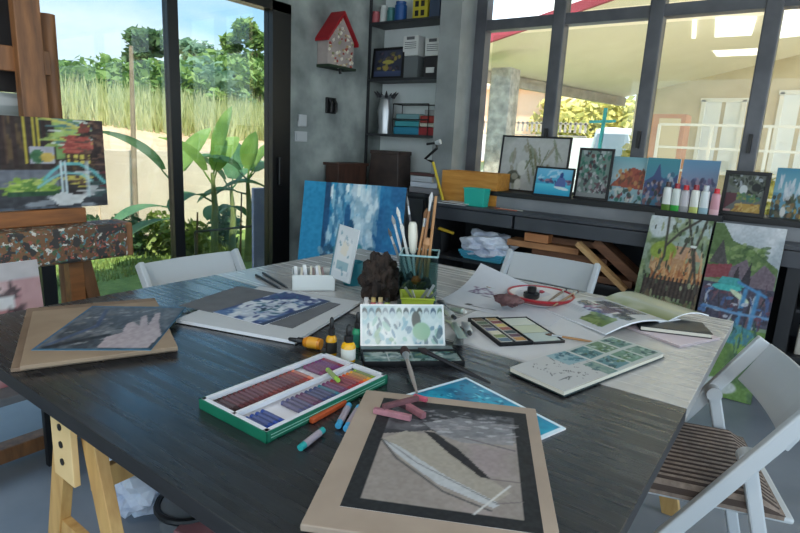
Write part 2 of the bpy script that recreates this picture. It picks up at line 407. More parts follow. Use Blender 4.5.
tree(192, 95, -21, 38, 1.3, 2, 'hazy tall tree seen just beside the slim door mullion', 4, crown=.6, n=800, leaf=.17)
tree(224, 95, -22, 50, .9, 1, 'small dark tree between two taller trees on the bank', 5, crown=.5, n=500, leaf=.17)
tree(256, 100, -17, 18, 1.15, 0, 'tall narrow green tree next to the black door jamb', 6, crown=.85, n=3600, leaf=.15, blobs=14)
tree(296, 100, -17, 10, 1.6, 0, 'tall green tree partly hidden behind the black door jamb', 16, crown=.85, n=2000, leaf=.16, blobs=14)
for i, (px, h, wd, k, lb) in enumerate([(80,72,2.6,0,'low rounded green tree beside the easel post'), (108,80,2.2,1,'dark green bushy tree left of the bare pole, lowest of the row'), (135,66,2.6,0,'bushy green tree directly below the umbrella-shaped tree'), (165,66,2.3,3,'yellow-green bushy tree behind the slim door mullion'), (200,62,2.4,2,'blue-green bushy tree under the hazy tall tree'), (230,58,2.3,0,'fresh green bushy tree at the foot of the tall narrow tree')]):
    tree(px, 108, -15.5-i % 2, h, wd, k, lb, 20+i, crown=.9, n=2600, leaf=.15, name='bushy_tree', blobs=10, group='bushy trees along the bank')
# tall grass on the bank (nobody could count it)
gb = MB(); rnd = random.Random(5)
for _ in range(9000):
    x = rnd.uniform(-16, -10.4); y = rnd.uniform(1.5, 15.5)*(-x/12)
    z = bank_z(x, y); h = rnd.uniform(.3,.85); a = rnd.uniform(0, 3.14); dx, dy = math.cos(a)*.03, math.sin(a)*.03; lx, ly = rnd.uniform(-.2,.2), rnd.uniform(-.2,.2)
    gb.add([(x-dx,y-dy,z-.02), (x+dx,y+dy,z-.02), (x+lx,y+ly,z+h)], [(0,1,2)])
tag(gb.build('tall_grass', leaf_mat('straw_grass', (176,182,116), (208,208,152), .4)), 'tall pale dry grass covering the bank beyond the garden wall', 'grass', kind='stuff')
gb = MB()
for _ in range(3500):
    x = rnd.uniform(-6.7, -5.2); y = rnd.uniform(1.2, 4.5); h = rnd.uniform(.03,.08); a = rnd.uniform(0, 3.14); dx, dy = math.cos(a)*.01, math.sin(a)*.01
    gb.add([(x-dx,y-dy,GZ), (x+dx,y+dy,GZ), (x+rnd.uniform(-.03,.03),y,GZ+h)], [(0,1,2)])
tag(gb.build('lawn_grass', LG[3]), 'short green lawn in front of the cream garden wall', 'grass', kind='stuff')
# bare pole
p = tx(137, 250, -6.3); q = tx(131, 46, -6.3)
single('bare_pole', MB().tube([(p.x,p.y,GZ), (p.x,p.y+.02,1.0), (q.x,q.y,q.z)], [.035,.03,.022], 8), mat('weathered_pole', (150,130,106), (176,156,130), 8, .8), 'slim weathered pole standing upright in front of the garden wall', 'pole', loc=(p.x,p.y,GZ), smooth=True)
# banana-like plants
def big_leaf(P, d, L, wd, droop, mb, n=9):
    P, d = V(P), V(d).normalized(); side = d.cross(V((0,0,1))).normalized(); b = len(mb.v); up0 = d.z
    pos = V(P); dd = V(d)
    for i in range(n+1):
        t = i/n; wv = wd*1.7*math.sin(math.pi*min(1, t*.9+.08))**.7*(1 if t < 1 else .05)
        nrm = side.cross(dd).normalized()
        mb.v += [tuple(pos-side*wv/2+nrm*wv*.12), tuple(pos), tuple(pos+side*wv/2+nrm*wv*.12)]
        if i < n:
            a = b+i*3; mb.f += [(a,a+1,a+4,a+3), (a+1,a+2,a+5,a+4)]; mb.mi += [0,0]
        dd = (dd + V((0,0,-droop/n))).normalized(); pos = pos+dd*L/n
BAN = [leaf_mat('banana_leaf', (124,160,72), (170,200,106), .45), leaf_mat('banana_leaf_dark', (80,122,84), (112,150,104), .3)]
STEM = mat('plant_stem', (104,124,62), (146,150,90), 6, .6)
def banana(px, py, X, H, leaves, label, seed):
    rnd = random.Random(seed); b = tx(px, py, X); b.z = GZ
    t = thing('banana_plant', label, 'plant', b, 0, 'banana plants outside the door')
    MB().tube([(0,0,0), (.02,.01,H*.5), (0,0,H*.8)], [.045,.035,.018], 8).build('stem', STEM, t, smooth=True)
    for (az, el, L, wd, dr, z0, mt) in leaves:
        mb = MB(); a = R(az); e = R(el); d = V((math.cos(e)*math.cos(a), math.cos(e)*math.sin(a), math.sin(e)))
        st = V((0,0,H*z0)); tip = st+d*L*.3; mb.tube([st, tip], [.012,.008], 5); big_leaf(tip, d, L, wd, dr, mb); mb.build('leaf', BAN[mt], t, smooth=True)
banana(214, 250, -5.2, 1.25, [(80,75,.62,.20,.3,.75,0), (110,60,.55,.18,.8,.7,0), (265,55,.60,.2,.9,.7,0), (60,35,.5,.16,1.2,.6,1), (280,25,.5,.16,1.3,.55,1), (95,20,.4,.13,1.2,.45,1)], 'banana plant with bright upright leaves in the middle of the wide glass pane', 1)
banana(178, 252, -5.5, 1.2, [(262,50,.75,.24,.8,.7,1), (275,10,.6,.14,.8,.5,1), (270,-5,.55,.12,.6,.42,1), (90,60,.6,.22,.4,.7,0)], 'banana plant with long dark leaves spreading across the slim mullion', 2)
banana(248, 248, -5.1, 1.15, [(70,60,.5,.2,.8,.8,0), (100,35,.5,.2,1.0,.8,1), (255,45,.5,.2,1.1,.8,1), (240,15,.45,.18,1.1,.66,1), (85,80,.42,.2,.3,.8,0), (60,5,.4,.14,.9,.5,0)], 'leafy banana plant crowded against the black door jamb', 3)
banana(232, 250, -5.6, .95, [(70,50,.45,.18,.8,.8,1), (250,55,.5,.2,.8,.8,1), (110,75,.45,.18,.4,.8,1), (290,15,.4,.16,1,.55,1)], 'darker low banana plant between the two tallest ones', 4)
for i, (px, hh, lb) in enumerate([(196,.62,'thin bare cane standing left of the bright banana plant'), (240,.8,'thin bare cane standing between banana plants'), (262,.7,'thin bare cane beside the lilac panel')]):
    b = tx(px, 250, -5.0); single('garden_cane', MB().tube([(b.x,b.y,GZ),(b.x,b.y+.03,GZ+hh)], [.012,.008], 6), mat('cane', (120,92,58), rough=.7), lb, 'stake', loc=(b.x,b.y,GZ), group='canes by the banana plants')
b1, b2 = tx(195,232,-4.9), tx(254,226,-4.9)
single('garden_rail', MB().tube([b1, (b1+b2)/2, b2], .012, 6).tube([(b1.x,b1.y,GZ),b1],.012,6).tube([(b2.x,b2.y,GZ),b2],.012,6), mat('rail_paint', (84,76,60), rough=.6), 'thin dark horizontal rail in front of the banana stems', 'rail')
# low shrubs along the foot of the wall
for i, (px, py, X, r, k, lb) in enumerate([(92,262,-6.4,.2,1,'small dark shrub at the wall foot beside the easel leg'), (128,250,-6.2,.22,1,'dark green shrub around the foot of the bare pole'), (160,240,-6.0,.22,3,'pale yellow-green shrub left of the slim mullion'), (192,236,-5.6,.2,3,'yellow-green shrub right of the slim mullion'), (225,250,-6.0,.22,1,'dark shrub at the foot of the banana plants')]):
    b = tx(px, py, X); rnd = random.Random(60+i); mb = MB(); leaf_blob(mb, (b.x,b.y,GZ+r*1.1), (r,r,r*1.25), 420, .05, rnd); mb.tube([(b.x,b.y,GZ-.01),(b.x,b.y,GZ+r)],.015,5)
    tag(mb.build('low_shrub', LG[k], loc=(b.x,b.y,GZ)), lb, 'shrub', group='shrubs along the garden wall')
# dark planter trough
a, c = tx(88,262,-6.5), tx(134,256,-6.5)
single('planter_trough', MB().obox((a.x,a.y,GZ), (.22,0,0), (0,c.y-a.y+.5,0), (0,0,.16)), mat('trough_brown', (62,48,44), (82,66,58), 6, .8), 'long dark brown trough standing at the foot of the garden wall', 'planter', loc=(a.x,a.y,GZ), bevel=.01)
# lilac panel outside
A, B = tx(254,262,-4.0), tx(267,262,-4.0); zt = tx(260,188,-4.0).z
lp = thing('lilac_panel', 'pale lilac wooden panel standing outside next to the door jamb', 'panel', (A.x,(A.y+B.y)/2,GZ))
LIL = mat('lilac_paint', (176,170,206), (200,194,220), 4, .6)
part('board', MB().obox((A.x,A.y,GZ), (0,B.y-A.y,0), (-.03,0,0), (0,0,zt-GZ)), LIL, lp, bevel=.004)
part('foot', MB().box((A.x-.02,(A.y+B.y)/2,GZ+.02), (.2,.1,.04)), LIL, lp)

# ================================================================== OUTSIDE, seen through the long window (carport)
CARC = mat('carport_ceiling_paint', (236,227,200), (242,234,210), 2.2, .9)
E1 = V((-4.068,6.194,2.3)); E2 = V((-3.095,11.018,2.3))
pitch = (2.657-2.3)/(-2.606+4.068)
dE = (E2-E1).normalized(); xr = V((1,0,0)); nrm = xr.cross(dE)
G = E1+V((9,0,pitch*9)); F = E2+V((8.4,0,pitch*8.4))
rf = MB(); rf.ext([E1, G, F, E2], (0,0,.05)); struct('ceiling_carport', rf, CARC)
fs_ = MB(); fs_.ext([E1+V((-.1,-.06,-.03)), G+V((0,-.06,-.03)), G+V((0,-.06,.07)), E1+V((-.1,-.06,.07))], (0,.05,0))
struct('trim_fascia', fs_, mat('maroon_fascia', (150,52,64), (170,70,80), 4, .6))
be = MB(); be.bar(E1+V((.02,0,-.07)), E2+V((.02,0,-.07)), .14, .12); struct('trim_beam', be, mat('old_beam', (150,140,128), (178,168,154), 6, .8))
c0 = tz(492,72,2.26); c0 = ty(502,80,6.6)
COLM = mat('stone_cladding', (150,146,140), (206,200,190), 12, .9, bump=.7, detail=7)
single('carport_column', MB().prism([(c0.x-.14,6.55),(c0.x+.14,6.55),(c0.x+.14,6.83),(c0.x-.14,6.83)], GZ, 2.26), COLM, 'pale rough stone column holding up the carport roof', 'column', loc=(c0.x,6.7,GZ), bevel=.02)
# house wall at the far end of the carport
HW = mat('house_wall', (196,180,146), (212,198,166), 3, .9)
YH = 11.0
hw = MB(); hw.ext([(E2.x+.25,YH,GZ), (6.5,YH,GZ), (6.5,YH,2.36+pitch*9), (E2.x+.25,YH,2.42)], (0,.2,0)); struct('wall_house', hw, HW)
def house_window(x0, x1, z0, z1, label, cols, rows, fm):
    t = thing('house_window', label, 'window', ((x0+x1)/2,YH,z0))
    f = MB(); w_ = x1-x0; h_ = z1-z0; b = .06
    f.box(((x0+x1)/2,YH-.03,z0), (w_+.1,.06,b)); f.box(((x0+x1)/2,YH-.03,z1), (w_+.1,.06,b)); f.box((x0,YH-.03,(z0+z1)/2), (b,.06,h_)); f.box((x1,YH-.03,(z0+z1)/2), (b,.06,h_))
    part('window_frame', f, fm, t)
    for i in range(cols):
        for j in range(rows):
            part('pane', MB().box((x0+w_*(i+.5)/cols,YH-.01,z0+h_*(j+.5)/rows), (w_/cols-.06,.01,h_/rows-.06)), mat('pale_curtained_glass', (228,233,236), (238,240,240), 2, .25), t)
WFR = mat('white_window_frame', (232,230,222), rough=.6)
a = ty(698,142,YH); c = ty(746,97,YH); house_window(a.x, c.x, a.z-.5, c.z-.05, 'white curtained window in the house wall under the carport, beside the terracotta cabinet', 2, 1, WFR)
a = ty(765,150,YH); c = ty(850,92,YH); house_window(a.x+.1, c.x, a.z-.5, c.z, 'wide white curtained window in the house wall at the end of the carport', 3, 1, WFR)
# glowing panels under the carport roof, painting in reflections on the window glass
def roofpt(px, py):
    q = ray(px, py); o = V((0,0,CZ)); n = (G-E1).cross(E2-E1).normalized(); return o+q*((E1-o).dot(n)/q.dot(n))
GLARE = bpy.data.materials.new('painted_reflection'); GLARE.use_nodes = True
GLARE.node_tree.nodes['Principled BSDF'].inputs['Base Color'].default_value = (.9,.93,.95,1)
GLARE.node_tree.nodes['Principled BSDF'].inputs['Emission Color'].default_value = (.93,.96,1,1); GLARE.node_tree.nodes['Principled BSDF'].inputs['Emission Strength'].default_value = 1.0
for q4, lb in (([(716,17),(757,16),(752,33),(715,35)], 'wide glowing panel imitating a window reflection, under the cream carport ceiling'), ([(693,19),(697,19),(696,36),(692,36)], 'small upright glowing strip imitating a window reflection, under the carport ceiling'), ([(783,10),(815,8),(815,32),(780,36)], 'glowing panel imitating a window reflection, beyond the thick window post')):
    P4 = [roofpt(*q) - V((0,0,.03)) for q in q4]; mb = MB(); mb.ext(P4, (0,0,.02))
    c4 = sum(P4, V((0,0,0)))/4; tag(mb.build('reflection_panel', GLARE, loc=c4), lb, 'painted reflection')
# white metal railing grid
rl = thing('grid_railing', 'white metal grid railing running in front of the house wall', 'railing', ty(700,160,8.2)*1)
rl.location.z = GZ; RW = mat('railing_paint', (232,228,216), rough=.5)
X0, X1 = ty(656,150,8.2).x, 3.2; zt, zb = ty(700,125,8.2).z, .1
for k in range(9): part('upright', MB().box((X0+k*(X1-X0)/8,8.2,(zt+GZ)/2), (.035,.035,zt-GZ)), RW, rl)
for z in (zt, zt-.29, zt-.58, zt-.87): part('rail', MB().box(((X0+X1)/2,8.2,z), (X1-X0,.03,.03)), RW, rl)
# terracotta cabinet/post by the house
A, B = ty(651,170,9.0), ty(672,170,9.0); z1 = ty(660,114,9.0).z
cb = thing('garden_cabinet', 'tall cream panelled cabinet with terracotta sides standing by the railing', 'cabinet', ((A.x+B.x)/2,9.1,GZ))
part('body', MB().box(((A.x+B.x)/2,9.2,(z1+GZ)/2), (B.x-A.x+.16,.4,z1-GZ)), mat('terracotta', (190,132,92), (206,150,110), 4, .8), cb)
part('door', MB().box(((A.x+B.x)/2+.02,8.985,(z1+GZ)/2), (B.x-A.x,.03,z1-GZ-.12)), mat('cream_panel', (214,198,160), rough=.7), cb)
A = ty(641,128,9.9)
pt = thing('potted_palm', 'small yellow-green plant in a terracotta pot near the carport corner', 'plant', (A.x,9.9,GZ))
part('pot', MB().lathe([(0,0),(.16,0),(.2,.35),(.17,.35)], (A.x,9.9,GZ)), mat('terracotta', (190,132,92)), pt, smooth=True)
mb = MB(); leaf_blob(mb, (A.x,9.9,GZ+1.0), (.28,.28,.75), 500, .1, random.Random(8)); part('foliage', mb, leaf_mat('leaf_golden', (170,172,96), (222,212,140)), pt)
# beyond the carport: bright low wall, peach house, trees, turquoise cross
Y2 = 13.5
a = ty(420,150,Y2); c = ty(640,150,Y2)
struct('wall_boundary', MB().box((-5.0,Y2+.1,.75), (9.4,.15,1.75)), mat('white_boundary', (214,220,230), (228,230,234), 2, .9))
a = ty(470,120,16); c = ty(552,120,16); zt = ty(540,86,16).z
nh = thing('peach_house', 'peach-coloured house with a low roof seen beyond the stone column', 'house', ((a.x+c.x)/2,17,GZ))
part('house_wall', MB().box(((a.x+c.x)/2,17.5,(zt+GZ)/2), (c.x-a.x,3,zt-GZ)), mat('peach_render', (226,190,160), (234,204,178), 2, .9), nh)
part('roof', MB().ext([(a.x-.3,15.8,zt-.1), (c.x+.3,15.8,zt-.1), (c.x+.3,17.5,zt+.7), (a.x-.3,17.5,zt+.7)], (0,0,.12)), mat('roof_tan', (190,160,140), (206,178,156), 5, .8), nh)
fz = ty(530,122,13.2).z
fr_ = MB()
for k in range(26): x = ty(470,122,13.2).x + k*.12; fr_.box((x,13.3,fz-.1), (.05,.03,.24))
fr_.box((ty(470,122,13.2).x+1.5,13.3,fz-.02), (3.1,.03,.03)); fr_.box((ty(470,122,13.2).x+1.5,13.3,fz-.3), (3.1,.03,.03))
single('picket_fence', fr_, mat('grey_pickets', (140,130,124), (176,166,158), 6, .8), 'dark-topped picket fence on the boundary in front of the peach house', 'fence', loc=(-6,13.3,0))
for i, (px, py, ht, wd, k, lb) in enumerate([(575,128,92,1.3,3,'yellow-green tree beyond the carport, near the turquoise cross'), (612,126,96,1.4,3,'golden-green tree beyond the carport touching the eave'), (500,130,100,1.2,0,'green tree peeping beside the stone column'), (640,128,100,1.0,0,'tree behind the window mullion beyond the carport')]):
    rnd = random.Random(90+i); b = ty(px, py, 16.5+i*.5); b.z = GZ; ht_ = ty(px, ht, 16.5+i*.5).z
    t = thing('yard_tree', lb, 'tree', b); MB().tube([(0,0,0),(.05,0,ht_*.8)],[.09,.04],7).build('trunk', BARK, t)
    mb = MB()
    for q in range(6): leaf_blob(mb, (rnd.uniform(-.5,.5)*wd, rnd.uniform(-.5,.5)*wd, ht_*rnd.uniform(.55,.95)), (wd*.5,wd*.5,.5), 200, .16, rnd)
    mb.build('crown', LG[k] if k != 3 else leaf_mat('leaf_golden', (170,172,96), (222,212,140)), t)
for q_, (px_, lb_) in enumerate([(772,'golden shrub behind the white grid railing, past the thick window post'), (640,'golden shrub peeping between railing and window mullion')]):
    b = ty(px_,160,8.9); mb = MB(); leaf_blob(mb, (b.x,8.9,GZ+.62), (.4,.3,.65), 600, .1, random.Random(70+q_)); tag(mb.build('golden_shrub', leaf_mat('leaf_golden', (170,172,96), (222,212,140)), loc=(b.x,8.9,GZ)), lb_, 'shrub')
p = ty(594,165,9.5); zt = ty(600,108,9.5).z; zc = ty(597,122,9.5).z
TQ = mat('turquoise_paint', (60,176,196), rough=.5)
tc_ = thing('turquoise_cross_post', 'slender turquoise post with a cross bar standing beyond the window', 'post', (p.x,9.5,GZ))
part('post', MB().bar((p.x,9.5,GZ), (p.x+.08,9.5,zt), .05, .04), TQ, tc_); part('cross_bar', MB().bar((p.x-.16,9.5,zc), (p.x+.26,9.5,zc+.02), .04, .04), TQ, tc_)
# white car beyond
def carthing():
    A, B = ty(566,160,12.0), ty(655,160,12.0); L = B.x-A.x; x0 = A.x; zt = ty(610,128,12).z
    t = thing('parked_car', 'white car parked beyond the carport, behind the turquoise post', 'car', (x0+L/2,12.4,GZ))
    prof = [(0,.28),(0,.75),(.12,.86),(.28,.92),(.38,zt-GZ-.05),(.5,zt-GZ),(.78,zt-GZ-.02),(.93,.98),(1,.9),(1,.28)]
    part('body', MB().ext([(x0+u*L,11.6,GZ+z) for u, z in prof], (0,1.5,0)), mat('white_car_paint', (214,220,230), rough=.25), t, bevel=.04)
    part('side_windows', MB().ext([(x0+L*.34,11.58,GZ+.95),(x0+L*.41,11.58,zt-.13),(x0+L*.74,11.58,zt-.13),(x0+L*.84,11.58,GZ+.97)], (0,.03,0)), mat('car_glass', (120,140,160), rough=.1), t)
    for u in (.2,.8): part('wheel', MB().cyl((x0+u*L,11.55,GZ+.3), (x0+u*L,11.8,GZ+.3), .3, n=20), BLKRUB, t)
carthing()

# ------------------------------------------------------------------ sky, sun
W = bpy.data.worlds.new('world'); SC.world = W; W.use_nodes = True; nt = W.node_tree; bg = nt.nodes['Background']
tc = nt.nodes.new('ShaderNodeTexCoord'); sp = nt.nodes.new('ShaderNodeSeparateXYZ'); nt.links.new(tc.outputs['Generated'], sp.inputs[0])
rp = nt.nodes.new('ShaderNodeValToRGB'); e = rp.color_ramp.elements
e[0].position = 0; e[0].color = (*lin((214,228,234)), 1); e[1].position = .55; e[1].color = (*lin((110,170,222)), 1)
k = e.new(.14); k.color = (*lin((184,216,234)), 1); k = e.new(.28); k.color = (*lin((116,184,230)), 1)
nt.links.new(sp.outputs[2], rp.inputs[0])
mp = nt.nodes.new('ShaderNodeMapping'); mp.inputs['Scale'].default_value = (1,1,2.6); mp.inputs['Location'].default_value = (.35,.1,.2); nt.links.new(tc.outputs['Generated'], mp.inputs[0])
nz = nt.nodes.new('ShaderNodeTexNoise'); nz.inputs['Scale'].default_value = 2.2; nz.inputs['Detail'].default_value = 6; nt.links.new(mp.outputs[0], nz.inputs[0])
r2 = nt.nodes.new('ShaderNodeValToRGB'); r2.color_ramp.elements[0].position = .48; r2.color_ramp.elements[1].position = .66; nt.links.new(nz.outputs[0], r2.inputs[0])
mx = nt.nodes.new('ShaderNodeMixRGB'); mx.inputs[2].default_value = (*lin((236,240,244)), 1)
nt.links.new(r2.outputs[0], mx.inputs[0]); nt.links.new(rp.outputs[0], mx.inputs[1]); nt.links.new(mx.outputs[0], bg.inputs[0]); bg.inputs[1].default_value = 1.0
sd = bpy.data.lights.new('sun', 'SUN'); sd.energy = 1.6; sd.angle = R(1.5); sd.color = (1,.93,.82)
so = bpy.data.objects.new('sun', sd); COL.objects.link(so); so.rotation_euler = V((.55,-.25,.95)).to_track_quat('Z','Y').to_euler()
SC.view_settings.view_transform = 'Standard'; SC.view_settings.look = 'None'; SC.view_settings.gamma = 1; SC.view_settings.exposure = 0.0
SC.cycles.max_bounces = 8; SC.cycles.diffuse_bounces = 5; SC.cycles.transparent_max_bounces = 12; SC.cycles.caustics_reflective = False; SC.cycles.caustics_refractive = False
SC.cycles.sample_clamp_indirect = 4
#@@PART3

# ================================================================== FURNITURE
def table(name, x0, x1, y0, y1, m, me, label):
    t = thing(name, label, 'table', ((x0+x1)/2, (y0+y1)/2, 0))
    mb = MB().m(1); mb.obox((x0,y0,TT-.034), (x1-x0,0,0), (0,y1-y0,0), (0,0,.034)); mb.mi[1] = 0
    part('tabletop', mb, [m, me], t, bevel=.002)
    return t
TX0, TX1, TY0, TYM, TY1 = -1.862, -.145, .445, 1.337, 2.225
table('worktable', TX0, TX1, TY0, TYM-.001, TBLK, TEDGE, 'black-stained wooden worktable on pine trestles, in front of the pale one')
table('worktable', TX0, TX1, TYM+.001, TY1, TGRY, mat('grey_edge', (150,148,146), (160,158,156), 6, .4), 'pale grey worktable pushed against the black one, on the window side')
def trestle():
    t = thing('trestle', '', 'trestle'); h = TT-.035
    for s in (-1, 1):
        y = s*.33
        for q in (-1, 1):
            # flat boards splaying in x
            MB().bar((q*.045, y, h-.05), (q*.23, y, 0), .028, .062, side=(0,1,0)).build('leg', [PINE], t, bevel=.002)
        cb = MB().box((0, y*.995+s*.0, .25), (.34,.022,.05)); cb.build('cross_brace', PINE, t)
        pl = MB().box((0, y+s*.034, h-.13), (.10,.016,.23)); o = pl.build('height_plate', PINEX, t, bevel=.002)
        for k in range(4): MB().cyl((0.0, y+s*.042-.003, h-.06-k*.045), (0.0, y+s*.042+.003, h-.06-k*.045), .0085, n=10).build('peg_hole', BLACKM, o)
    MB().box((0,0,h-.0225), (.06,.78,.045)).build('top_rail', PINE, t, bevel=.003)
    MB().box((0,0,h-.28), (.022,.62,.06)).build('lower_rail', PINE, t, bevel=.002)
    return t
tr0 = trestle()
TRX = ty(80, 440, .56).x
for i, (x, y, lb) in enumerate([(TRX, .89, 'pine trestle under the corner of the black table, its hole plate in plain view'), (-.45, .89, 'pine trestle under the black table beside the cushioned chair'), (-1.2, 1.78, 'pine trestle under the pale table on the garden side'), (-.45, 1.78, 'pine trestle under the pale table on the side of the two tall canvases')]):
    t = tr0 if i == 0 else copy_tree(tr0); t.location = (x, y, 0); tag(t, lb, 'trestle', 'table trestles')

# folding chair: front is local -X
def folding_chair():
    t = thing('folding_chair', '', 'chair')
    for s in (-1, 1):
        y = s*.225
        MB().bar((.0, y, .775), (-.49, y, .012), .040, .024, side=(1,0,.3)).build('stile', WHITE, t, bevel=.005)
        MB().bar((-.115, y-s*.026, .60), (.05, y-s*.026, .012), .034, .022, side=(1,0,.2)).build('leg', WHITE, t, bevel=.005)
        k = MB(); k.cyl((-.115, y-s*.045, .595), (-.115, y-s*.012, .595), .022, n=14); k.build('pivot', WHITE, t, smooth=True)
    # curved back slat
    mb = MB(); n = 10; vs = []
    for i in range(n+1):
        y = -.215+.43*i/n; b = .018*(1-(2*i/n-1)**2)
        for (dx, dz) in ((.012,.77), (-.055,.645), (-.043,.638), (.024,.763)): vs.append((dx+b, y, dz))
    fs = []
    for i in range(n):
        for k in range(4): fs.append((i*4+k, i*4+(k+1) % 4, (i+1)*4+(k+1) % 4, (i+1)*4+k))
    fs += [(0,1,2,3), (n*4+3,n*4+2,n*4+1,n*4)]
    mb.add(vs, fs); sl = mb.build('back_slat', WHITE, t, bevel=.003)
    d = V((-.067,0,-.125)).normalized(); nn = V((.125,0,-.067)).normalized(); c = V((.0025+.018+.0, 0, .704)); 
    c = c-d*.034; dk = MB().cyl(c-nn*.0105, c+nn*.0105, .017, n=20).cyl(c-nn*.012, c+nn*.012, .009, n=16); dk.build('slat_hole', GREYSH, sl)
    st = MB(); st.box((-.185, 0, .443), (.40,.36,.016)); st.build('seat', WHITE, t, bevel=.006)
    MB().bar((-.385,-.19,.10), (-.385+.03,.19,.10), .02, .02).build('stretcher', WHITE, t) if False else MB().bar((-.43,-.22,.107),(-.43,.22,.107),.026,.018).build('stretcher', WHITE, t)
    MB().bar((.035,-.19,.085),(.035,.19,.085),.026,.018).build('stretcher', WHITE, t)
    return t
ch = folding_chair()
c2 = copy_tree(ch); c3 = copy_tree(ch)
G_ = 'white folding chairs around the tables'
ch.location = (.03, 1.715, 0); ch.rotation_euler.z = R(18); tag(ch, 'white folding chair with a brown ribbed seat cushion beside the black table', 'chair', G_)
c2.location = (-2.085, 1.372, 0); c2.rotation_euler.z = R(180); tag(c2, 'white folding chair at the table side facing the glass door', 'chair', G_)
c3.location = (-.985, 2.67, 0); c3.rotation_euler.z = R(90-10+10); tag(c3, 'white folding chair between the pale table and the charcoal console', 'chair', G_)
def cushion():
    mb = MB(); n = 17; L, Wd = .40, .385; vs = []; fs = []; ny = 8
    for i in range(n*4+1):
        x = -L/2+L*i/(n*4); rib = .009*abs(math.sin(math.pi*i/4))
        for j in range(ny+1):
            y = -Wd/2+Wd*j/ny; e = min(1, (1-abs(2*j/ny-1))*4)*min(1, (1-abs(2*i/(n*4)-1))*9); vs.append((x, y, .012+e**.5*(.022+rib)))
    for i in range(n*4):
        for j in range(ny): a = i*(ny+1)+j; fs.append((a, a+ny+1, a+ny+2, a+1))
    mb.add(vs, fs)
    for i in range(n*4):
        if i % 4 in (0,3):
            for j in range(ny): mb.mi[i*ny+j] = 1
    mb.box((0,0,.008), (L-.004,Wd-.004,.016)); return mb
cs = cushion(); o = single('seat_cushion', cs, [mat('cushion_groove', (66,54,48), rough=.95)]*0+[mat('ribbed_taupe_fabric', (112,98,88), (138,122,110), 60, .95, bump=.2), mat('cushion_groove', (70,58,52), rough=.95)], 'brown ribbed cushion lying on the white folding chair beside the black table', 'cushion', smooth=True)
o.location = (-.165, 1.652, .4525); o.rotation_euler.z = R(108)

# ------------------------------------------------------------------ easel (plane X = -2.3, facing +X)
EX = -2.3
ez = lambda px, py: tx(px, py, EX)
et = thing('studio_easel', 'tall paint-spattered wooden easel holding a painting of a blue bridge', 'easel', (EX,.75,0))
def spatter_mat():
    m = mat('spattered_ledge', (118,84,54), (92,60,38), 5, .6, bump=.4); nt = m.node_tree; b = nt.nodes['Principled BSDF']
    src = b.inputs['Base Color'].links[0].from_socket
    for sc_, c, th, sd_ in ((48,(196,194,184),.66,0), (60,(80,120,124),.64,3), (42,(66,88,60),.66,7), (30,(50,46,44),.6,11), (70,(150,80,66),.68,15)):
        tcn = nt.nodes.new('ShaderNodeTexCoord'); mp = nt.nodes.new('ShaderNodeMapping'); mp.inputs['Location'].default_value = (sd_, sd_, 0); n = nt.nodes.new('ShaderNodeTexNoise'); n.inputs['Scale'].default_value = sc_
        r = nt.nodes.new('ShaderNodeValToRGB'); r.color_ramp.elements[0].position = th-.06; r.color_ramp.elements[1].position = th-.02
        mx = nt.nodes.new('ShaderNodeMixRGB'); mx.inputs[2].default_value = (*lin(c), 1)
        nt.links.new(tcn.outputs['Object'], mp.inputs[0]); nt.links.new(mp.outputs[0], n.inputs[0]); nt.links.new(n.outputs[0], r.inputs[0]); nt.links.new(r.outputs[0], mx.inputs[0]); nt.links.new(src, mx.inputs[1]); src = mx.outputs[0]
    nt.links.new(src, b.inputs['Base Color']); return m
SPT = spatter_mat()
def post(name, x, pa, pb, za, zb, wd, th, m=EASELW):
    """upright from y at pixel pa.. at given heights"""
    return part(name, MB().obox((x-th/2, pa-wd/2, za), (th,0,0), (0,wd,0), (0,pb-pa,zb-za)), m, et, bevel=.004)
y1 = ez(38,112).y; y1t = ez(27,0).y
w1 = ez(49,112).y-ez(28,112).y
post('mast', EX-.03, y1, y1t, .84, 2.05, .085, .045)
y2 = ez(66,110).y; w2 = ez(74,110).y-ez(59,110).y; zt2 = ez(60,12).z
part('side_post', MB().tube([(EX-.1,y2,.45), (EX-.1,y2,zt2)], w2*.52, 12), EASELW, et, smooth=True)
a = ez(0,58); b_ = ez(56,62)
part('crossbar', MB().obox((EX-.075,a.y-.5,a.z-.035), (.03,0,0), (0,b_.y-a.y+.5,0), (0,0,.085)), EASELW, et, bevel=.003)
# ledge (paint tray) and its lower bar
a, b_ = ez(0,228), ez(117,219); lz1 = (a.z+b_.z)/2; lz0 = ez(60,258).z
part('ledge', MB().obox((EX-.02,a.y-.6,lz0), (.14,0,0), (0,b_.y-a.y+.58,0), (0,0,lz1-lz0)), SPT, et, bevel=.012)
part('ledge_end_cap', MB().box((EX+.05,b_.y-.012,(lz0+lz1)/2), (.13,.03,lz1-lz0)), EASELW, et, bevel=.006)
zc0, zc1 = lz1, ez(60,207).z
part('canvas_support', MB().obox((EX-.03,a.y-.6,zc0), (.06,0,0), (0,ez(83,215).y-a.y+.6,0), (0,0,zc1-zc0-.004)), EASELH, et, bevel=.004)
# legs under the ledge
yl = ez(74,285).y
part('leg', MB().obox((EX-.03,ez(72,262).y-.02,0.02), (.05,0,0), (0,.055,0), (0,.0,lz0-.02)), EASELH, et, bevel=.003)
part('leg', MB().bar((EX-.02,ez(84,258).y,lz0), (EX-.02,ez(92,305).y+.12,0.02), .05, .03, side=(0,1,0)), EASELW, et, bevel=.003)
part('base_bar', MB().box((EX-.04,.75,.05), (.07,1.0,.06)), EASELW, et, bevel=.004)
part('base_bar', MB().box((EX-.15,.75,.30), (.04,.7,.06)), EASELW, et, bevel=.004)
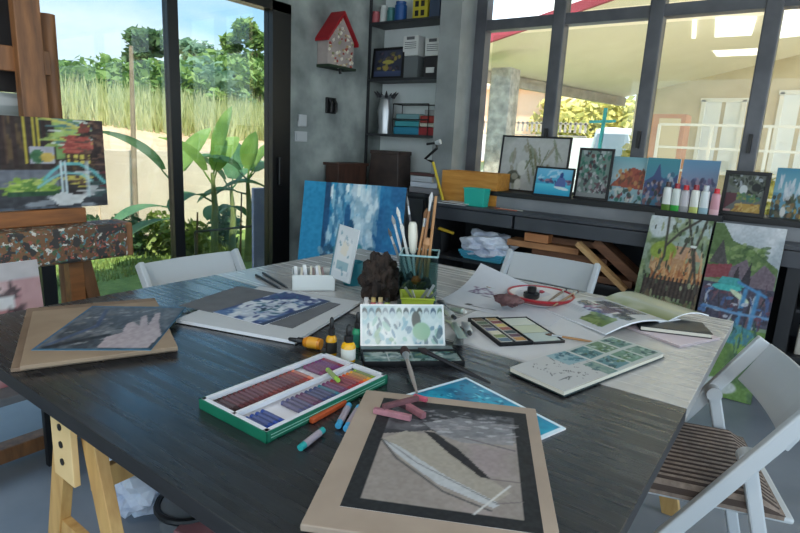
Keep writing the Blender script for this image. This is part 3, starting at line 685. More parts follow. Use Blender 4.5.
# painting on the easel
P, Q = ez(0,200), ez(104,207); T = ez(0,121); zb = zc1; zt = ez(99,121).z
P = V((EX+.022, .02, zb)); Q = V((EX+.022, ez(103,170).y, zb)); T = V((EX+.016, .02, zt))
A = Art(150, 60, (66,66,74), 5)
v0 = lambda y: (y-P.y)/(Q.y-P.y)
X0 = v0(ez(0,160).y)     # u of the frame's edge
U = lambda t: X0+(1-X0)*t
A.rect(0,.42,1,1,(60,44,34)); A.dabs(60,(0,.45,1,1),[(46,30,26),(110,80,40),(70,46,34),(40,50,40)],(.008,.02),(.1,.3),.8,(0,.2))
for t in (.03,.2,.28,.33): A.rect(U(t),.5,U(t+.03),1,(206,184,40) if t > .15 else (90,60,40))
for t in (.0,.1,.24,.38,.44): A.rect(U(t),.45,U(t+.035),1,(54,30,26))
A.rect(U(.5),.55,U(.82),1,(120,168,80)); A.dabs(40,(U(.5),.7,U(.8),1),[(230,236,232),(170,206,90),(226,214,80),(70,130,140)],(.006,.02),(.03,.09))
A.poly([(U(.56),.62),(U(.64),.82),(U(.84),.82),(U(.9),.62)],(196,74,60)); A.dabs(20,(U(.6),.64,U(.86),.8),[(214,96,74),(170,60,50)],(.006,.015),(.02,.04))
A.poly([(U(.72),.84),(U(.78),.98),(U(.86),.92),(U(.88),.84)],(150,60,46))
A.rect(U(.58),.5,U(.86),.62,(90,60,34)); 
for t in (.6,.67,.74,.81): A.rect(U(t),.5,U(t+.035),.6,(228,206,70))
A.rect(U(.88),.3,1,1,(70,42,34)); A.dabs(30,(U(.88),.3,1,1),[(96,62,50),(48,30,28),(120,80,60)],(.006,.014),(.03,.1))
A.rect(U(.25),.5,U(.48),.68,(176,176,190)); A.ell(U(.32),.58,.02,.07,(60,120,70)); A.ell(U(.41),.57,.02,.05,(224,186,70))
A.rect(0,.22,U(.5),.44,(112,118,132)); A.rect(0,.0,1,.24,(58,60,68)); A.dabs(30,(0,0,1,.2),[(96,104,118),(40,42,50),(150,160,170)],(.02,.05),(.01,.03))
A.dabs(50,(U(.05),.2,U(.46),.32),[(150,196,50),(96,150,50),(196,216,90)],(.006,.014),(.02,.06)); A.rect(U(.02),.15,U(.5),.2,(40,90,50))
A.rect(U(.55),.14,U(.98),.42,(52,44,44)); A.dabs(14,(U(.58),.22,U(.8),.36),[(226,206,70),(90,60,50)],(.006,.014),(.02,.05)); A.dabs(14,(U(.8),.1,U(1),.4),[(120,40,50),(60,90,90),(210,210,210)],(.01,.02),(.02,.05))
TQc = (92,196,200)
A.line([(U(.36),.32),(U(.45),.42),(U(.56),.5),(U(.72),.5),(U(.86),.42),(U(.98),.28)],.006,TQc); A.line([(U(.3),.24),(U(.44),.34),(U(.56),.4),(U(.74),.38),(U(.84),.3)],.005,(126,206,206))
for t in (.53,.57,.8): A.line([(U(t),.12),(U(t),.52)],.004,(196,220,226))
A.poly([(U(.4),.12),(U(.52),.18),(U(.78),.12),(U(.7),.04),(U(.5),.02)],(210,214,214)); A.grain(14)
canvas('bridge_painting', A, P, Q, T, 'painting of a turquoise footbridge and a red-roofed hut standing on the easel', thick=.02, side=CREAMP)
single('palette_knife_paint_strip', MB().obox((EX+.03,.0,zc1-.012), (.02,0,0), (0,.93,0), (0,0,.01)), SPT, 'paint-crusted strip lying along the foot of the bridge painting', 'paint strip', loc=(EX+.03,.4,zc1-.012)) if False else None
# dark board and white canvas edge behind the mast
A = Art(30, 40, (40,34,34), 6); A.dabs(60,(0,0,1,1),[(34,28,30),(52,44,44),(44,40,42)],(.05,.1),(.05,.1),.6)
a = ez(0,95); zt = 2.0
x_ = EX-.14
canvas('dark_canvas', A, (x_,.05,tx(10,92,x_).z), (x_,tx(19,60,x_).y,tx(10,92,x_).z), (x_,.05,2.02), 'large near-black canvas leaning behind the mast of the easel', thick=.03, side=BLACKM)
x_ = EX-.10
A = Art(30, 20, (196,202,204), 6); A.cloud((150,160,160), 4, 4, .5); A.cloud((120,140,120), 5, 4, .62)
canvas('pale_canvas', A, (x_,.1,tx(10,118,x_).z), (x_,tx(23,100,x_).y,tx(10,118,x_).z), (x_,.1,tx(10,93,x_).z), 'small whitish unfinished canvas wedged on the easel above the bridge painting', thick=.02)
# pink painting standing behind the black table corner
x_ = -2.12
a = tx(48,315,x_); zt = tx(42,262,x_).z
A = Art(50, 40, (206,150,150), 8); A.cloud((226,190,186), 3, 3, .45); A.cloud((196,96,104), 4, 4, .6); A.rect(0,.62,.85,.72,(226,222,220)); A.dabs(30,(0,.5,.9,.64),[(70,52,56),(110,74,78)],(.04,.1),(.01,.03)); A.rect(0,.85,1,1,(200,190,190)); A.dabs(10,(0,.74,.9,.8),[(80,60,62)],(.05,.1),(.01,.02)); A.grain(8)
canvas('pink_canvas', A, (x_,.25,zt-.42), (x_,a.y,zt-.42), (x_-.05,.25,zt), 'rosy pink canvas with a white streak propped on the low grey trolley', thick=.02)
tt = thing('low_trolley', 'low grey trolley under the pink canvas beside the black table', 'trolley', (x_-.06,.5,0))
part('deck', MB().box((x_-.01,.5,zt-.435), (.2,.72,.028)), GREYSH, tt, bevel=.004)
for sx in (-.08,.08):
    for sy in (-.32,.32): part('leg', MB().bar((x_-.01+sx,.5+sy,0), (x_-.01+sx,.5+sy,zt-.45), .025, .025), BLACKM, tt)

# ------------------------------------------------------------------ console along the window
CX0, CX1, CY0, CZT = -2.44, 2.4, 3.80, .84
cn = thing('console_worktop', 'long charcoal console with an open front running below the window', 'console', ((CX0+CX1)/2,4.05,0))
part('worktop', MB().obox((CX0,CY0,CZT-.025), (CX1-CX0,0,0), (0,YW-CY0-.004,0), (0,0,.025)), CONSOLE, cn, bevel=.003)
part('side_panel', MB().obox((CX0,CY0+.02,0), (.03,0,0), (0,.5,0), (0,0,CZT-.025)), CONSOLED, cn)
for k, x in enumerate((-.66, .02)): part('side_panel', MB().obox((x-.06,CY0+.02,0), (.07,0,0), (0,.5,0), (0,0,CZT-.025)), CONSOLED, cn)
for a, b in ((CX0+.01,-1.73), (-1.72,-.74), (-.64,.04), (.06,1.2)):
    d = part('drawer', MB().obox((a,CY0+.006,CZT-.125), (b-a-.01,0,0), (0,.4,0), (0,0,.095)), CONSOLE, cn, bevel=.002)
part('back_panel', MB().obox((CX0,YW-.06,0), (CX1-CX0,0,0), (0,.02,0), (0,0,CZT-.03)), CONSOLED, cn)
part('lower_shelf', MB().obox((CX0+.03,CY0+.03,.394), (1.68,0,0), (0,.5,0), (0,0,.025)), CONSOLED, cn)
for z in (.18,.46): part('lower_shelf', MB().obox((.04,CY0+.03,z), (1.2,0,0), (0,.5,0), (0,0,.02)), CONSOLED, cn)
SY = 3.99
part('sill_block', MB().obox((-2.02,SY+.02,CZT), (4.3,0,0), (0,.28,0), (0,0,.085)), mat('light_grey_block', (120,122,126), (138,140,144), 4, .5), cn)
part('sill_board', MB().obox((-2.03,SY,CZT+.085), (4.32,0,0), (0,.31,0), (0,0,.035)), BLACKM, cn, bevel=.002)
SZ = CZT+.12

def px_stand(pl, pr, pt, y, z, rz=0, lean=8):
    """picture whose lower corners show at pl, pr and whose top shows at height pixel pt"""
    a, b = ty(*pl, y), ty(*pr, y); h = (ty(*pt, y+.04).z-z)/math.cos(R(lean)); return stand((a.x+b.x)/2, y, z, abs(b.x-a.x)/max(.3, math.cos(rz)), h, rz, R(lean))
# framed botanical
A = Art(70, 56, (206,208,204), 12); A.cloud((188,192,186), 3, 3, .5); A.dabs(34,(.15,.1,.9,.85),[(150,160,120),(120,138,96),(176,182,160),(160,150,120)],(.01,.03),(.06,.2),.6,(-.6,.6)); A.ell(.22,.24,.1,.12,(92,96,78)); A.ell(.24,.25,.05,.06,(170,172,150)); A.ell(.34,.42,.07,.14,(226,228,220)); A.ell(.3,.1,.05,.1,(222,226,214)); A.dabs(12,(.4,.3,.7,.8),[(140,132,90),(110,120,70)],(.008,.015),(.1,.2),.7,(-.3,.3)); A.grain(6)
framed('framed_botanical_print', A, *px_stand((496,186),(564,193),(533,136), 4.22, SZ, 0, 6), 'large pale plant picture in a thin black frame, leaning on the window', .014, .018)
A = Art(54, 46, (64,150,190), 13); A.grad((60,160,196),(120,190,222),.35,1); A.grad((40,150,190),(90,196,216),0,.4); A.dabs(26,(.05,.42,.95,.6),[(120,96,130),(90,70,100),(176,120,130),(60,80,120)],(.02,.07),(.02,.06)); A.poly([(.55,.32),(.6,.62),(.7,.8),(.82,.6),(.85,.35)],(84,104,160)); A.ell(.7,.78,.05,.1,(40,70,130)); A.ell(.74,.28,.2,.05,(222,228,230),.9,-.2); A.dabs(10,(.1,.6,.9,.95),[(190,216,232)],(.05,.12),(.02,.04),.6)
A.sat = 1.0; A.val = 1.0
framed('framed_sea_picture', A, *px_stand((531,198),(570,203),(553,167), 4.03, SZ, R(-2), 9), 'small blue harbour picture in a black frame standing before the pale plant picture', .012, .018)
A = Art(44, 60, (120,150,140), 14); A.dabs(70,(0,.45,1,1),[(40,120,100),(50,60,70),(190,200,200),(110,60,60),(70,150,120)],(.03,.08),(.02,.05)); A.dabs(70,(0,0,1,.5),[(120,80,90),(180,170,176),(90,70,80),(206,206,206),(60,60,70)],(.02,.06),(.02,.05)); A.rect(0,.0,1,.1,(150,156,156))
framed('framed_street_picture', A, *px_stand((573,194),(607,199),(592,148), 4.12, SZ, 0, 6), 'upright green and mauve picture in a black frame next to the small harbour picture', .016, .02)
# unframed small canvases on the sill board
A = Art(50, 52, (150,196,210), 15); A.grad((190,214,220),(120,190,206),.5,1); A.poly([(0,.35),(.3,.6),(.6,.78),(1,.7),(1,.3)],(190,84,62)); A.dabs(40,(.1,.3,1,.7),[(206,110,60),(160,60,50),(220,150,80),(130,80,60)],(.03,.08),(.02,.05)); A.dabs(30,(0,0,1,.3),[(40,130,110),(60,90,80),(220,224,216),(150,60,70)],(.03,.09),(.02,.06))
canvas('small_canvas', A, *px_stand((608,197),(641,200),(628,157), 4.16, SZ, 0, 7), 'small canvas of a terracotta roofed house under a pale turquoise sky', thick=.014)
A = Art(50, 50, (70,140,180), 16); A.grad((80,150,190),(60,160,176),.4,1); A.poly([(.0,.5),(.25,.62),(.4,.9),(.5,.6),(.8,.55),(1,.7),(1,.2),(0,.2)],(70,90,150)); A.dabs(50,(0,0,1,.5),[(90,60,70),(150,100,110),(60,80,80),(190,170,180)],(.03,.08),(.03,.07)); A.dabs(12,(.5,.4,.9,.7),[(190,196,214),(60,110,150)],(.03,.07),(.03,.06))
canvas('small_canvas', A, *px_stand((641,201),(673,206),(661,158), 4.14, SZ, 0, 7), 'small blue canvas with dark red lower half, between the roofed house and the mauve one', thick=.014)
A = Art(50, 50, (120,150,190), 17); A.grad((150,150,190),(96,160,206),.4,1); A.dabs(60,(0,.15,1,.6),[(130,110,160),(90,100,150),(170,150,180),(80,80,120)],(.03,.1),(.03,.06)); A.dabs(26,(0,0,1,.25),[(90,60,80),(60,60,70)],(.04,.08),(.03,.06))
canvas('small_canvas', A, *px_stand((676,205),(712,211),(698,160), 4.18, SZ, 0, 7), 'small mauve and sky-blue canvas standing right behind the row of paint tubes', thick=.014)
A = Art(60, 60, (110,116,110), 18); A.dabs(120,(0,.35,1,1),[(50,56,50),(90,100,80),(170,180,190),(120,130,110),(40,50,40)],(.02,.08),(.02,.06)); A.ell(.45,.6,.1,.12,(214,220,220)); A.ell(.78,.68,.12,.1,(40,46,44)); A.dabs(30,(.3,.3,.9,.5),[(90,140,80),(60,120,110),(150,160,70)],(.03,.07),(.02,.05)); A.poly([(.2,.0),(.4,.22),(.95,.24),(.98,0)],(206,160,60)); A.dabs(20,(.3,.0,.95,.22),[(226,186,90),(180,120,50)],(.04,.08),(.02,.04)); A.poly([(0,.05),(.3,.3),(.3,.5),(0,.5)],(110,60,70)); A.rect(.0,.0,.2,.06,(216,150,150))
framed('framed_market_picture', A, *px_stand((718,212),(763,219),(744,171), 4.02, SZ, R(-2), 8), 'square garden picture with a yellow path in a thick black frame, past the tubes', .022, .022)
A = Art(60, 50, (90,160,190), 19); A.grad((130,190,206),(60,150,186),.5,1); A.dabs(60,(0,.0,1,.45),[(110,100,70),(80,90,60),(170,140,80),(60,60,50)],(.02,.06),(.03,.09)); A.dabs(14,(.1,.4,.9,.85),[(220,226,232),(196,206,220)],(.02,.04),(.08,.16),.8,(-.3,.3)); A.ell(.3,.12,.06,.1,(224,224,220)); A.dabs(16,(.4,.0,1,.3),[(214,170,60),(150,110,60)],(.02,.05),(.03,.06))
canvas('small_canvas', A, *px_stand((769,213),(812,221),(787,168), 4.15, SZ, 0, 7), 'canvas of white spires against a blue sky, last in line on the sill board', thick=.014)

# paint tubes standing cap up in front on the console
def paint_tube(c, h, r, col, capcol, label, cap_top=True, band=None):
    h *= 1.28; r *= 1.22; t = thing('paint_tube', label, 'paint tube', c, random.uniform(-.3,.3), 'paint tubes on the console edge')
    mb = MB(); n = 14; rows = [(0,1,.18),(h*.25,1,.45),(h*.6,.96,.85),(h*.8,.9,.9),(h*.84,.4,.4)] if cap_top else [(0,.8,.8),(h*.5,.95,.8),(h,1,.1)]
    b = 0
    for z, sx, sy in rows:
        for j in range(n): a = 2*math.pi*j/n; mb.v.append((r*sx*math.cos(a), r*sy*math.sin(a), z))
    for i in range(len(rows)-1):
        for j in range(n): mb.f.append((i*n+j, i*n+(j+1)%n, (i+1)*n+(j+1)%n, (i+1)*n+j)); mb.mi.append(1 if (band and i == 0) else 0)
    mb.f.append(tuple(range(n))[::-1]); mb.mi.append(0)
    mb.build('body', [cm(col, .3), cm(band or col, .3)], t, smooth=True)
    MB().lathe([(0,h*.83),(r*.62,h*.83),(r*.55,h),(0,h)], n=14).build('cap', cm(capcol, .35), t, smooth=True)
    return t
rk = thing('tube_tray', 'raised black tray holding the paint tubes on the console edge', 'tray', (tx(690,215,-.55).x,3.86,CZT))
TZ0 = CZT+.035
a, b = ty(656,214,3.86), ty(722,222,3.86)
TH = ty(690,214,3.86).z-CZT; part('tray_base', MB().box(((a.x+b.x)/2,3.867,CZT+TH/2), (b.x-a.x,.085,TH)), BLACKM, rk, bevel=.002); part('tray_lip', MB().box(((a.x+b.x)/2,3.824,CZT+TH-.004), (b.x-a.x,.006,.03)), BLACKM, rk)
for px, h, col, cap, band, lb in [(664,.145,(226,228,224),(60,40,40),(90,126,50),'white and olive-green paint tube, first of the row, beneath the blue canvas'), (673,.14,(214,220,214),(150,30,40),(60,170,70),'paint tube with a bright green lower half and a dark red cap'), (682,.135,(190,186,190),(196,30,40),(150,150,150),'grey paint tube with a red cap next to the bright green one'), (692,.14,(228,228,220),(150,40,50),(200,206,120),'white paint tube with a yellowish label in the middle of the row'), (702,.14,(216,222,222),(196,200,204),(150,180,190),'slim all-white paint tube with a white cap'), (713,.13,(206,150,160),(206,24,40),(222,180,186),'pink paint tube with a bright red cap at the end of the row')]:
    p = ty(px, 215, 3.855); paint_tube((p.x,3.86,CZT+TH+.0005), h, .0215, col, cap, lb, band=band)
for px, lb in [(668,'dark bottle between the olive and the bright green tubes'), (698,'dark green bottle behind the white tubes')]:
    p = ty(px, 210, 3.885); single('paint_bottle', MB().lathe([(0,0),(.013,0),(.013,.075),(.006,.09),(.006,.105),(0,.105)], (p.x,3.893,CZT+TH+.0005), 14), cm((30,52,44),.25), lb, 'bottle', loc=(p.x,3.893,CZT+TH+.0005), smooth=True)

# big canvases on the floor
def big(xa, xb, art, label):
    P = V((xa,3.42,.004)); Q = V((xb,3.42,.004)); T = V((xa,3.775,.93)); return canvas('tall_canvas', art, P, Q, T, label, thick=.03, side=BLACKM, group='tall canvases leaning on the console')
A = Art(80, 200, (120,140,96), 30)
A.grad((110,130,80),(176,196,196),.5,1); A.cloud((92,120,64), 6, 12, .48, 5, .9, (0,.45,1,1)); A.cloud((150,170,110), 8, 16, .52, 5, .8, (0,.6,1,1)); A.ell(.2,.95,.2,.08,(214,222,226),.8)
A.rect(.15,.66,.85,.76,(196,140,90)); A.poly([(.3,.76),(.4,.82),(.8,.82),(.95,.74),(.3,.74)],(206,150,110)); A.ell(.32,.78,.2,.06,(150,176,50)); A.rect(.2,.6,1,.67,(204,124,60)); A.dabs(40,(.2,.6,1,.72),[(220,150,80),(176,96,50),(226,170,110)],(.04,.09),(.008,.02))
A.rect(.1,.5,1,.6,(80,62,50))
for k in range(14): A.line([(.1+k*.065,.46),(.12+k*.065,.62)],.014,(50,36,32))
A.rect(0,.0,1,.48,(96,112,66)); A.cloud((130,150,84), 5, 10, .5, 5, .9, (0,0,1,.48)); A.dabs(60,(0,.3,1,.5),[(70,56,46),(140,150,100),(110,90,60)],(.02,.06),(.01,.03))
for pts in ([(.15,.5),(.35,.75),(.3,1)], [(.95,.55),(.8,.8),(.9,1)], [(.6,.78),(.7,.9),(.62,1)], [(.35,.82),(.55,.92),(.8,1)], [(.78,.5),(.84,.7),(.72,.88)]): A.line(pts,.018,(74,66,56))
A.dabs(60,(0,.55,1,1),[(90,96,70),(60,70,50),(160,170,120)],(.01,.03),(.005,.02)); A.ell(.78,.83,.05,.008,(230,232,226)); A.grain(12)
big(-.785, -.438, A, 'tall canvas of an orange stilt house among bare branches, leaning on the console')
A = Art(80, 200, (120,150,110), 31)
A.grad((150,166,176),(196,204,212),.72,1); A.cloud((222,226,230), 4, 8, .5, 4, .8, (0,.8,1,1)); A.poly([(0,1),(.12,1),(.3,.9),(.6,.86),(1,.76),(1,.66),(0,.66)],(92,124,64)); A.dabs(80,(0,.68,.8,.88),[(110,146,70),(70,104,54),(140,166,90)],(.03,.07),(.008,.02),.7,(0,.1))
A.poly([(.02,.76),(.16,.9),(.3,.74)],(80,76,76)); A.poly([(.0,.74),(.35,.76),(.42,.68),(0,.66)],(150,60,70)); A.poly([(.35,.74),(.55,.8),(.65,.7),(.8,.78),(.98,.72),(.98,.6),(.3,.6)],(116,96,110)); A.poly([(.38,.64),(.45,.76),(.52,.64)],(60,50,56)); A.poly([(.5,.64),(.62,.78),(.66,.64)],(54,48,60))
A.rect(0,.42,1,.64,(70,66,90)); A.dabs(50,(0,.42,1,.64),[(60,90,150),(90,60,80),(180,186,200),(50,50,60),(120,80,90)],(.03,.07),(.008,.02)); A.ell(.35,.62,.2,.02,(50,196,190)); A.ell(.55,.58,.14,.015,(206,222,180),1,-.2); A.poly([(.25,.68),(.5,.68),(.6,.63),(.2,.64)],(46,170,170))
for t in (.62,.8): A.line([(t,.62),(t-.04,.38)],.03,(56,140,200))
A.line([(0,.5),(.5,.48),(1,.48)],.02,(90,150,206)); A.line([(.5,.66),(.9,.6)],.02,(60,140,206)); A.dabs(30,(0,.44,1,.62),[(60,120,190),(50,50,70),(200,206,220),(110,60,80),(40,150,170)],(.02,.05),(.006,.012),.8,(0,.1))
A.rect(0,.0,1,.4,(104,150,60)); A.cloud((130,176,70), 4, 8, .45, 5, .9, (0,0,1,.4)); A.cloud((70,110,60), 5, 9, .6, 6, .9, (0,0,1,.4)); A.ell(.55,.36,.3,.05,(60,150,160)); A.dabs(40,(.2,.26,.9,.42),[(60,130,150),(50,96,80),(120,170,90)],(.03,.07),(.01,.02)); A.ell(.5,.06,.25,.04,(196,206,200)); A.grain(12)
big(-.425, -.075, A, 'tall canvas of turquoise gate and pointed roofs, next to the stilt-house canvas')

# ------------------------------------------------------------------ wooden box, tub, papers at the console's near end
a, b = ty(441,198,4.0), ty(496,200,4.0); zt = ty(470,172,4.0).z
bx = thing('wooden_box', 'honey-coloured wooden box full of odds and ends on the console corner', 'box', ((a.x+b.x)/2,4.1,CZT))
OAKB = mat('honey_wood', (186,122,44), (208,148,66), 5, .5, stretch=(1,8,8))
hgt = zt-CZT; cx = (a.x+b.x)/2; wx = b.x-a.x
for (c, d, nm) in (((cx,4.0,CZT+hgt/2),(wx,.014,hgt),'front_panel'), ((cx,4.21,CZT+hgt/2),(wx,.014,hgt),'back_panel'), ((cx-wx/2+.007,4.105,CZT+hgt/2),(.014,.196,hgt),'end_panel'), ((cx+wx/2-.007,4.105,CZT+hgt/2),(.014,.196,hgt),'end_panel'), ((cx,4.105,CZT+.006),(wx-.03,.19,.012),'bottom')):
    part(nm, MB().box(c, d), OAKB, bx, bevel=.002)
rnd = random.Random(3)
for k, (ox, cc, h, kind) in enumerate([(-.16,(70,40,36),.17,'dark red-brown roll sticking out of the wooden box'), (-.10,(120,84,60),.19,'brown stick leaning in the wooden box'), (-.04,(206,196,170),.18,'pale stick leaning in the wooden box'), (.03,(150,120,90),.17,'tan stick leaning in the wooden box'), (.09,(96,50,44),.2,'maroon stick slanting across the wooden box'), (.14,(176,164,140),.18,'beige roll at the end of the wooden box')]):
    single('craft_stick', MB().bar((cx+ox,4.08+rnd.uniform(-.02,.06),CZT+.02), (cx+ox+rnd.uniform(-.05,.06),4.12,CZT+h), .022, .012), cm(cc,.7), kind, 'stick', loc=(cx+ox,4.08,CZT+.02), group='odds and ends in the wooden box')
a, b = ty(466,199,3.9), ty(487,201,3.9)
tb = thing('turquoise_tub', 'small turquoise plastic tub in front of the wooden box', 'tub', ((a.x+b.x)/2,3.9,CZT))
cx2, w2_ = (a.x+b.x)/2, b.x-a.x; h2 = ty(476,188,3.9).z-CZT; TQM = mat('turquoise_plastic', (40,178,158), rough=.4)
mb = MB()
r0, r1 = w2_/2*.9, w2_/2; d0, d1 = .04, .048
vs = []
for (sx, sy, z) in ((r0,d0,0),(r1,d1,h2),(r1-.006,d1-.006,h2),(r0-.006,d0-.006,.008)):
    for ux, uy in ((-1,-1),(1,-1),(1,1),(-1,1)): vs.append((cx2+ux*sx, 3.9+uy*sy, CZT+z))
mb.add(vs, [(3,2,1,0)]+[(k*4+i,k*4+(i+1)%4,(k+1)*4+(i+1)%4,(k+1)*4+i) for k in range(3) for i in range(4)]+[(12,13,14,15)])
part('body', mb, TQM, tb, bevel=.003); part('rim', MB().obox((cx2-r1-.004,3.9-d1-.004,CZT+h2-.008), (2*r1+.008,0,0), (0,.006,0), (0,0,.008)), TQM, tb)
for k, (px0, px1, lb) in enumerate([(438,466,'white sheet of paper hanging over the console corner'),]):
    a, b = ty(px0+2,205,3.85), ty(px1,205,3.85)
    for j in range(3):
        single('paper_sheet', MB().box(((a.x+b.x)/2+j*.012,3.88+j*.01,CZT+.002+j*.0045), (b.x-a.x,.13,.0035), rz=R(4-j*5)), WHITEP if j != 1 else KRAFTD, ['bottom white sheet of the little stack on the console corner','dark sheet in the middle of the little stack on the console corner','top white sheet of the little stack on the console corner'][j], 'paper', loc=((a.x+b.x)/2,3.88,CZT+.002+j*.0045))
a = ty(495,203,3.87)
for k, (o_, cc, lb) in enumerate([(0,(190,110,90),'reddish pencil lying along the console edge'), (.03,(190,186,176),'pale pencil lying behind the reddish one on the console')]):
    single('pencil', MB().cyl((a.x+o_,3.87+k*.03,CZT+.005), (a.x+.19+o_,3.86+k*.035,CZT+.005), .004, n=6), cm(cc), lb, 'pencil', loc=(a.x,3.87+k*.03,CZT+.005))

# ------------------------------------------------------------------ things under the console
a, b = ty(464,270,3.95), ty(507,270,3.95); zb_, zt_ = .42, ty(485,252,3.9).z
bk_ = thing('blue_basket', 'light blue plastic basket under the console', 'basket', ((a.x+b.x)/2,3.98,zb_))
cxb, wb = (a.x+b.x)/2, b.x-a.x; BLP = mat('light_blue_plastic', (80,170,196), (96,186,208), 6, .4); hb = zt_-zb_
vs = []
for (sx, sy, z) in ((wb*.42,.11,0),(wb*.52,.14,hb),(wb*.5,.13,hb),(wb*.4,.1,.01)):
    for ux, uy in ((-1,-1),(1,-1),(1,1),(-1,1)): vs.append((cxb+ux*sx, 3.98+uy*sy, zb_+z))
part('body', MB().add(vs, [(3,2,1,0)]+[(k*4+i,k*4+(i+1)%4,(k+1)*4+(i+1)%4,(k+1)*4+i) for k in range(3) for i in range(4)]+[(12,13,14,15)]), BLP, bk_, bevel=.004)
for z in (.35,.6,.85): part('band', MB().box((cxb,3.98-.115-.03*z,zb_+hb*z), (wb*(.86+.18*z),.006,.012)), cm((60,150,180)), bk_)
def crumple(c, r, name, m, label, cat, seed, amp=.5, loc=None, sub=3, group=None):
    bm = bmesh.new(); bmesh.ops.create_icosphere(bm, subdivisions=sub, radius=1); rn = random.Random(seed)
    ph = [(V((rn.gauss(0,1),rn.gauss(0,1),rn.gauss(0,1))).normalized(), rn.uniform(3,8), rn.uniform(0,6)) for _ in range(9)]
    for v in bm.verts:
        d = v.co.normalized(); k = 1+amp*sum(abs(math.sin(d.dot(q)*f+p))-.5 for q, f, p in ph)/4.0 + rn.uniform(-.05,.05)
        v.co = V((d.x*r[0]*k, d.y*r[1]*k, d.z*r[2]*k))
    me = bpy.data.meshes.new(name); bm.to_mesh(me); bm.free(); me.materials.append(m); o = bpy.data.objects.new(name, me); COL.objects.link(o); o.location = c
    return tag(o, label, cat, group)
PLB = mat('crumpled_plastic', (186,192,210), (226,230,238), 12, .3, bump=.5)
crumple((cxb, 3.96, zt_+.045), (wb*.46,.12,.085), 'plastic_bag', PLB, 'crumpled clear plastic bag heaped in the light blue basket', 'plastic bag', 4, .7, sub=4)
# yellow-handled tool + dark bucket left of it
a = ty(445,262,3.95)
tb = thing('dark_bucket', 'black bucket in the shade under the console beside the blue basket', 'bucket', (a.x-.1,4.0,.42))
part('body', MB().lathe([(0,0),(.09,0),(.11,.17),(.103,.17),(.085,.01),(0,.01)], (a.x-.1,4.0,.42)), BLACKM, tb, smooth=True)
single('yellow_strap', MB().tube([(a.x-.12,3.9,.60),(a.x-.02,3.87,.625),(a.x+.1,3.89,.60)], [.012,.014,.012], 8), cm((196,160,40)), 'yellow webbing strap draped over the black bucket', 'strap', loc=(a.x-.1,3.9,.53))
# planks and crate
PLK = [mat('old_plank', (150,100,64), (184,130,86), 5, .7, stretch=(1,9,9)), mat('pale_plank', (176,134,88), (200,160,110), 5, .7, stretch=(1,9,9)), mat('dark_plank', (96,64,46), (126,86,60), 5, .7, stretch=(1,9,9))]
zs = .42
plk = [((516,640),3.95,.0,0,2,.05,'long dark plank at the bottom of the wood stack under the console'), ((520,600),3.92,.05,0,0,.05,'brown plank second from the bottom of the wood stack'), ((535,610),4.0,.10,0,2,.06,'dark plank in the middle of the wood stack under the console'), ((510,580),3.95,.16,0,0,.05,'brown plank near the top of the wood stack'), ((540,600),4.02,.21,0,2,.05,'dark plank on top at the back of the wood stack')]
for k, ((p0,p1), y, dz, rz, mt, h, lb) in enumerate(plk):
    a, b = ty(p0,260,y), ty(p1,260,y); single('wood_plank', MB().box(((a.x+b.x)/2,y,zs+dz+h/2), (b.x-a.x,.16,h-.004), rz=R(k*2-3)), PLK[mt], lb, 'plank', loc=((a.x+b.x)/2,y,zs+dz), group='wood stack under the console', bevel=.003)
a, b = ty(526,244,3.9), ty(549,252,3.9)
single('wood_block', MB().box(((a.x+b.x)/2,3.9,zs+.21+.035), (b.x-a.x,.09,.062)), mat('orange_wood_block', (176,112,68), (190,126,80), 5, .6), 'orange-brown wooden block lying on the wood stack under the console', 'block', loc=((a.x+b.x)/2,3.9,zs+.21), bevel=.003)
p, q = ty(578,243,3.83), ty(626,290,3.83)
single('slanting_plank', MB().bar(p, q, .075, .03, side=(0,1,0)), PLK[1], 'pale plank sloping down across the end of the wood stack', 'plank', loc=(q.x,3.83,q.z))
p, q = ty(598,240,3.96), ty(643,282,3.96)
single('slanting_plank', MB().bar(p, q, .16, .06, side=(0,1,0)), PLK[2], 'broad dark plank sloping behind the pale one under the console', 'plank', loc=(q.x,3.9,q.z))
# items on the shelves beyond the canvases
a = ty(785,262,3.9)
for k, (z, w_, h_, cc, nm, lb) in enumerate([(.48,.16,.10,(60,110,90),'storage_tin','dull green tin on the upper shelf beyond the tall canvases'), (.20,.16,.16,(176,170,158),'paper_bag','beige paper bag on the lower shelf beyond the tall canvases')]):
    t = single(nm, MB().box((.15,3.95,z+h_/2+.001), (w_,.12,h_)), cm(cc,.7), lb, nm.split('_')[1], loc=(.15,3.95,z), bevel=.008)
single('storage_tin', MB().lathe([(0,0),(.05,0),(.05,.13),(0,.13)], (.32,3.95,.481)), cm((56,70,90),.4), 'dark blue round tin next to the dull green tin', 'tin', loc=(.32,3.95,.48), smooth=True)

# ------------------------------------------------------------------ alcove shelves
AX0, AX1 = XL, SX0
SHM = mat('steel_shelf', (40,42,46), rough=.5)
YF = 4.2
sh = [('lintel',ty(400,21,YF).z), ('shelf',ty(400,79,YF).z), ('shelf',ty(400,135.5,YF).z)]
un = thing('wall_shelving', 'dark steel shelving built into the alcove beside the pillar', 'shelving', ((AX0+AX1)/2,4.3,.0))
SHZ = []
for n_, z in sh:
    part('shelf_board', MB().box(((AX0+AX1)/2,4.32,z), (AX1-AX0-.004,.24,.022)), SHM, un); SHZ.append(z+.011)
part('upright', MB().box((AX0+.012,4.21,1.75), (.02,.02,1.8)), SHM, un); part('upright', MB().box((AX1-.012,4.21,1.75), (.02,.02,1.8)), SHM, un)
part('back_panel', MB().box(((AX0+AX1)/2,4.44,1.8), (AX1-AX0-.004,.012,1.9)), mat('pale_alcove_back', (206,216,216), (224,230,230), 3, .7), un)
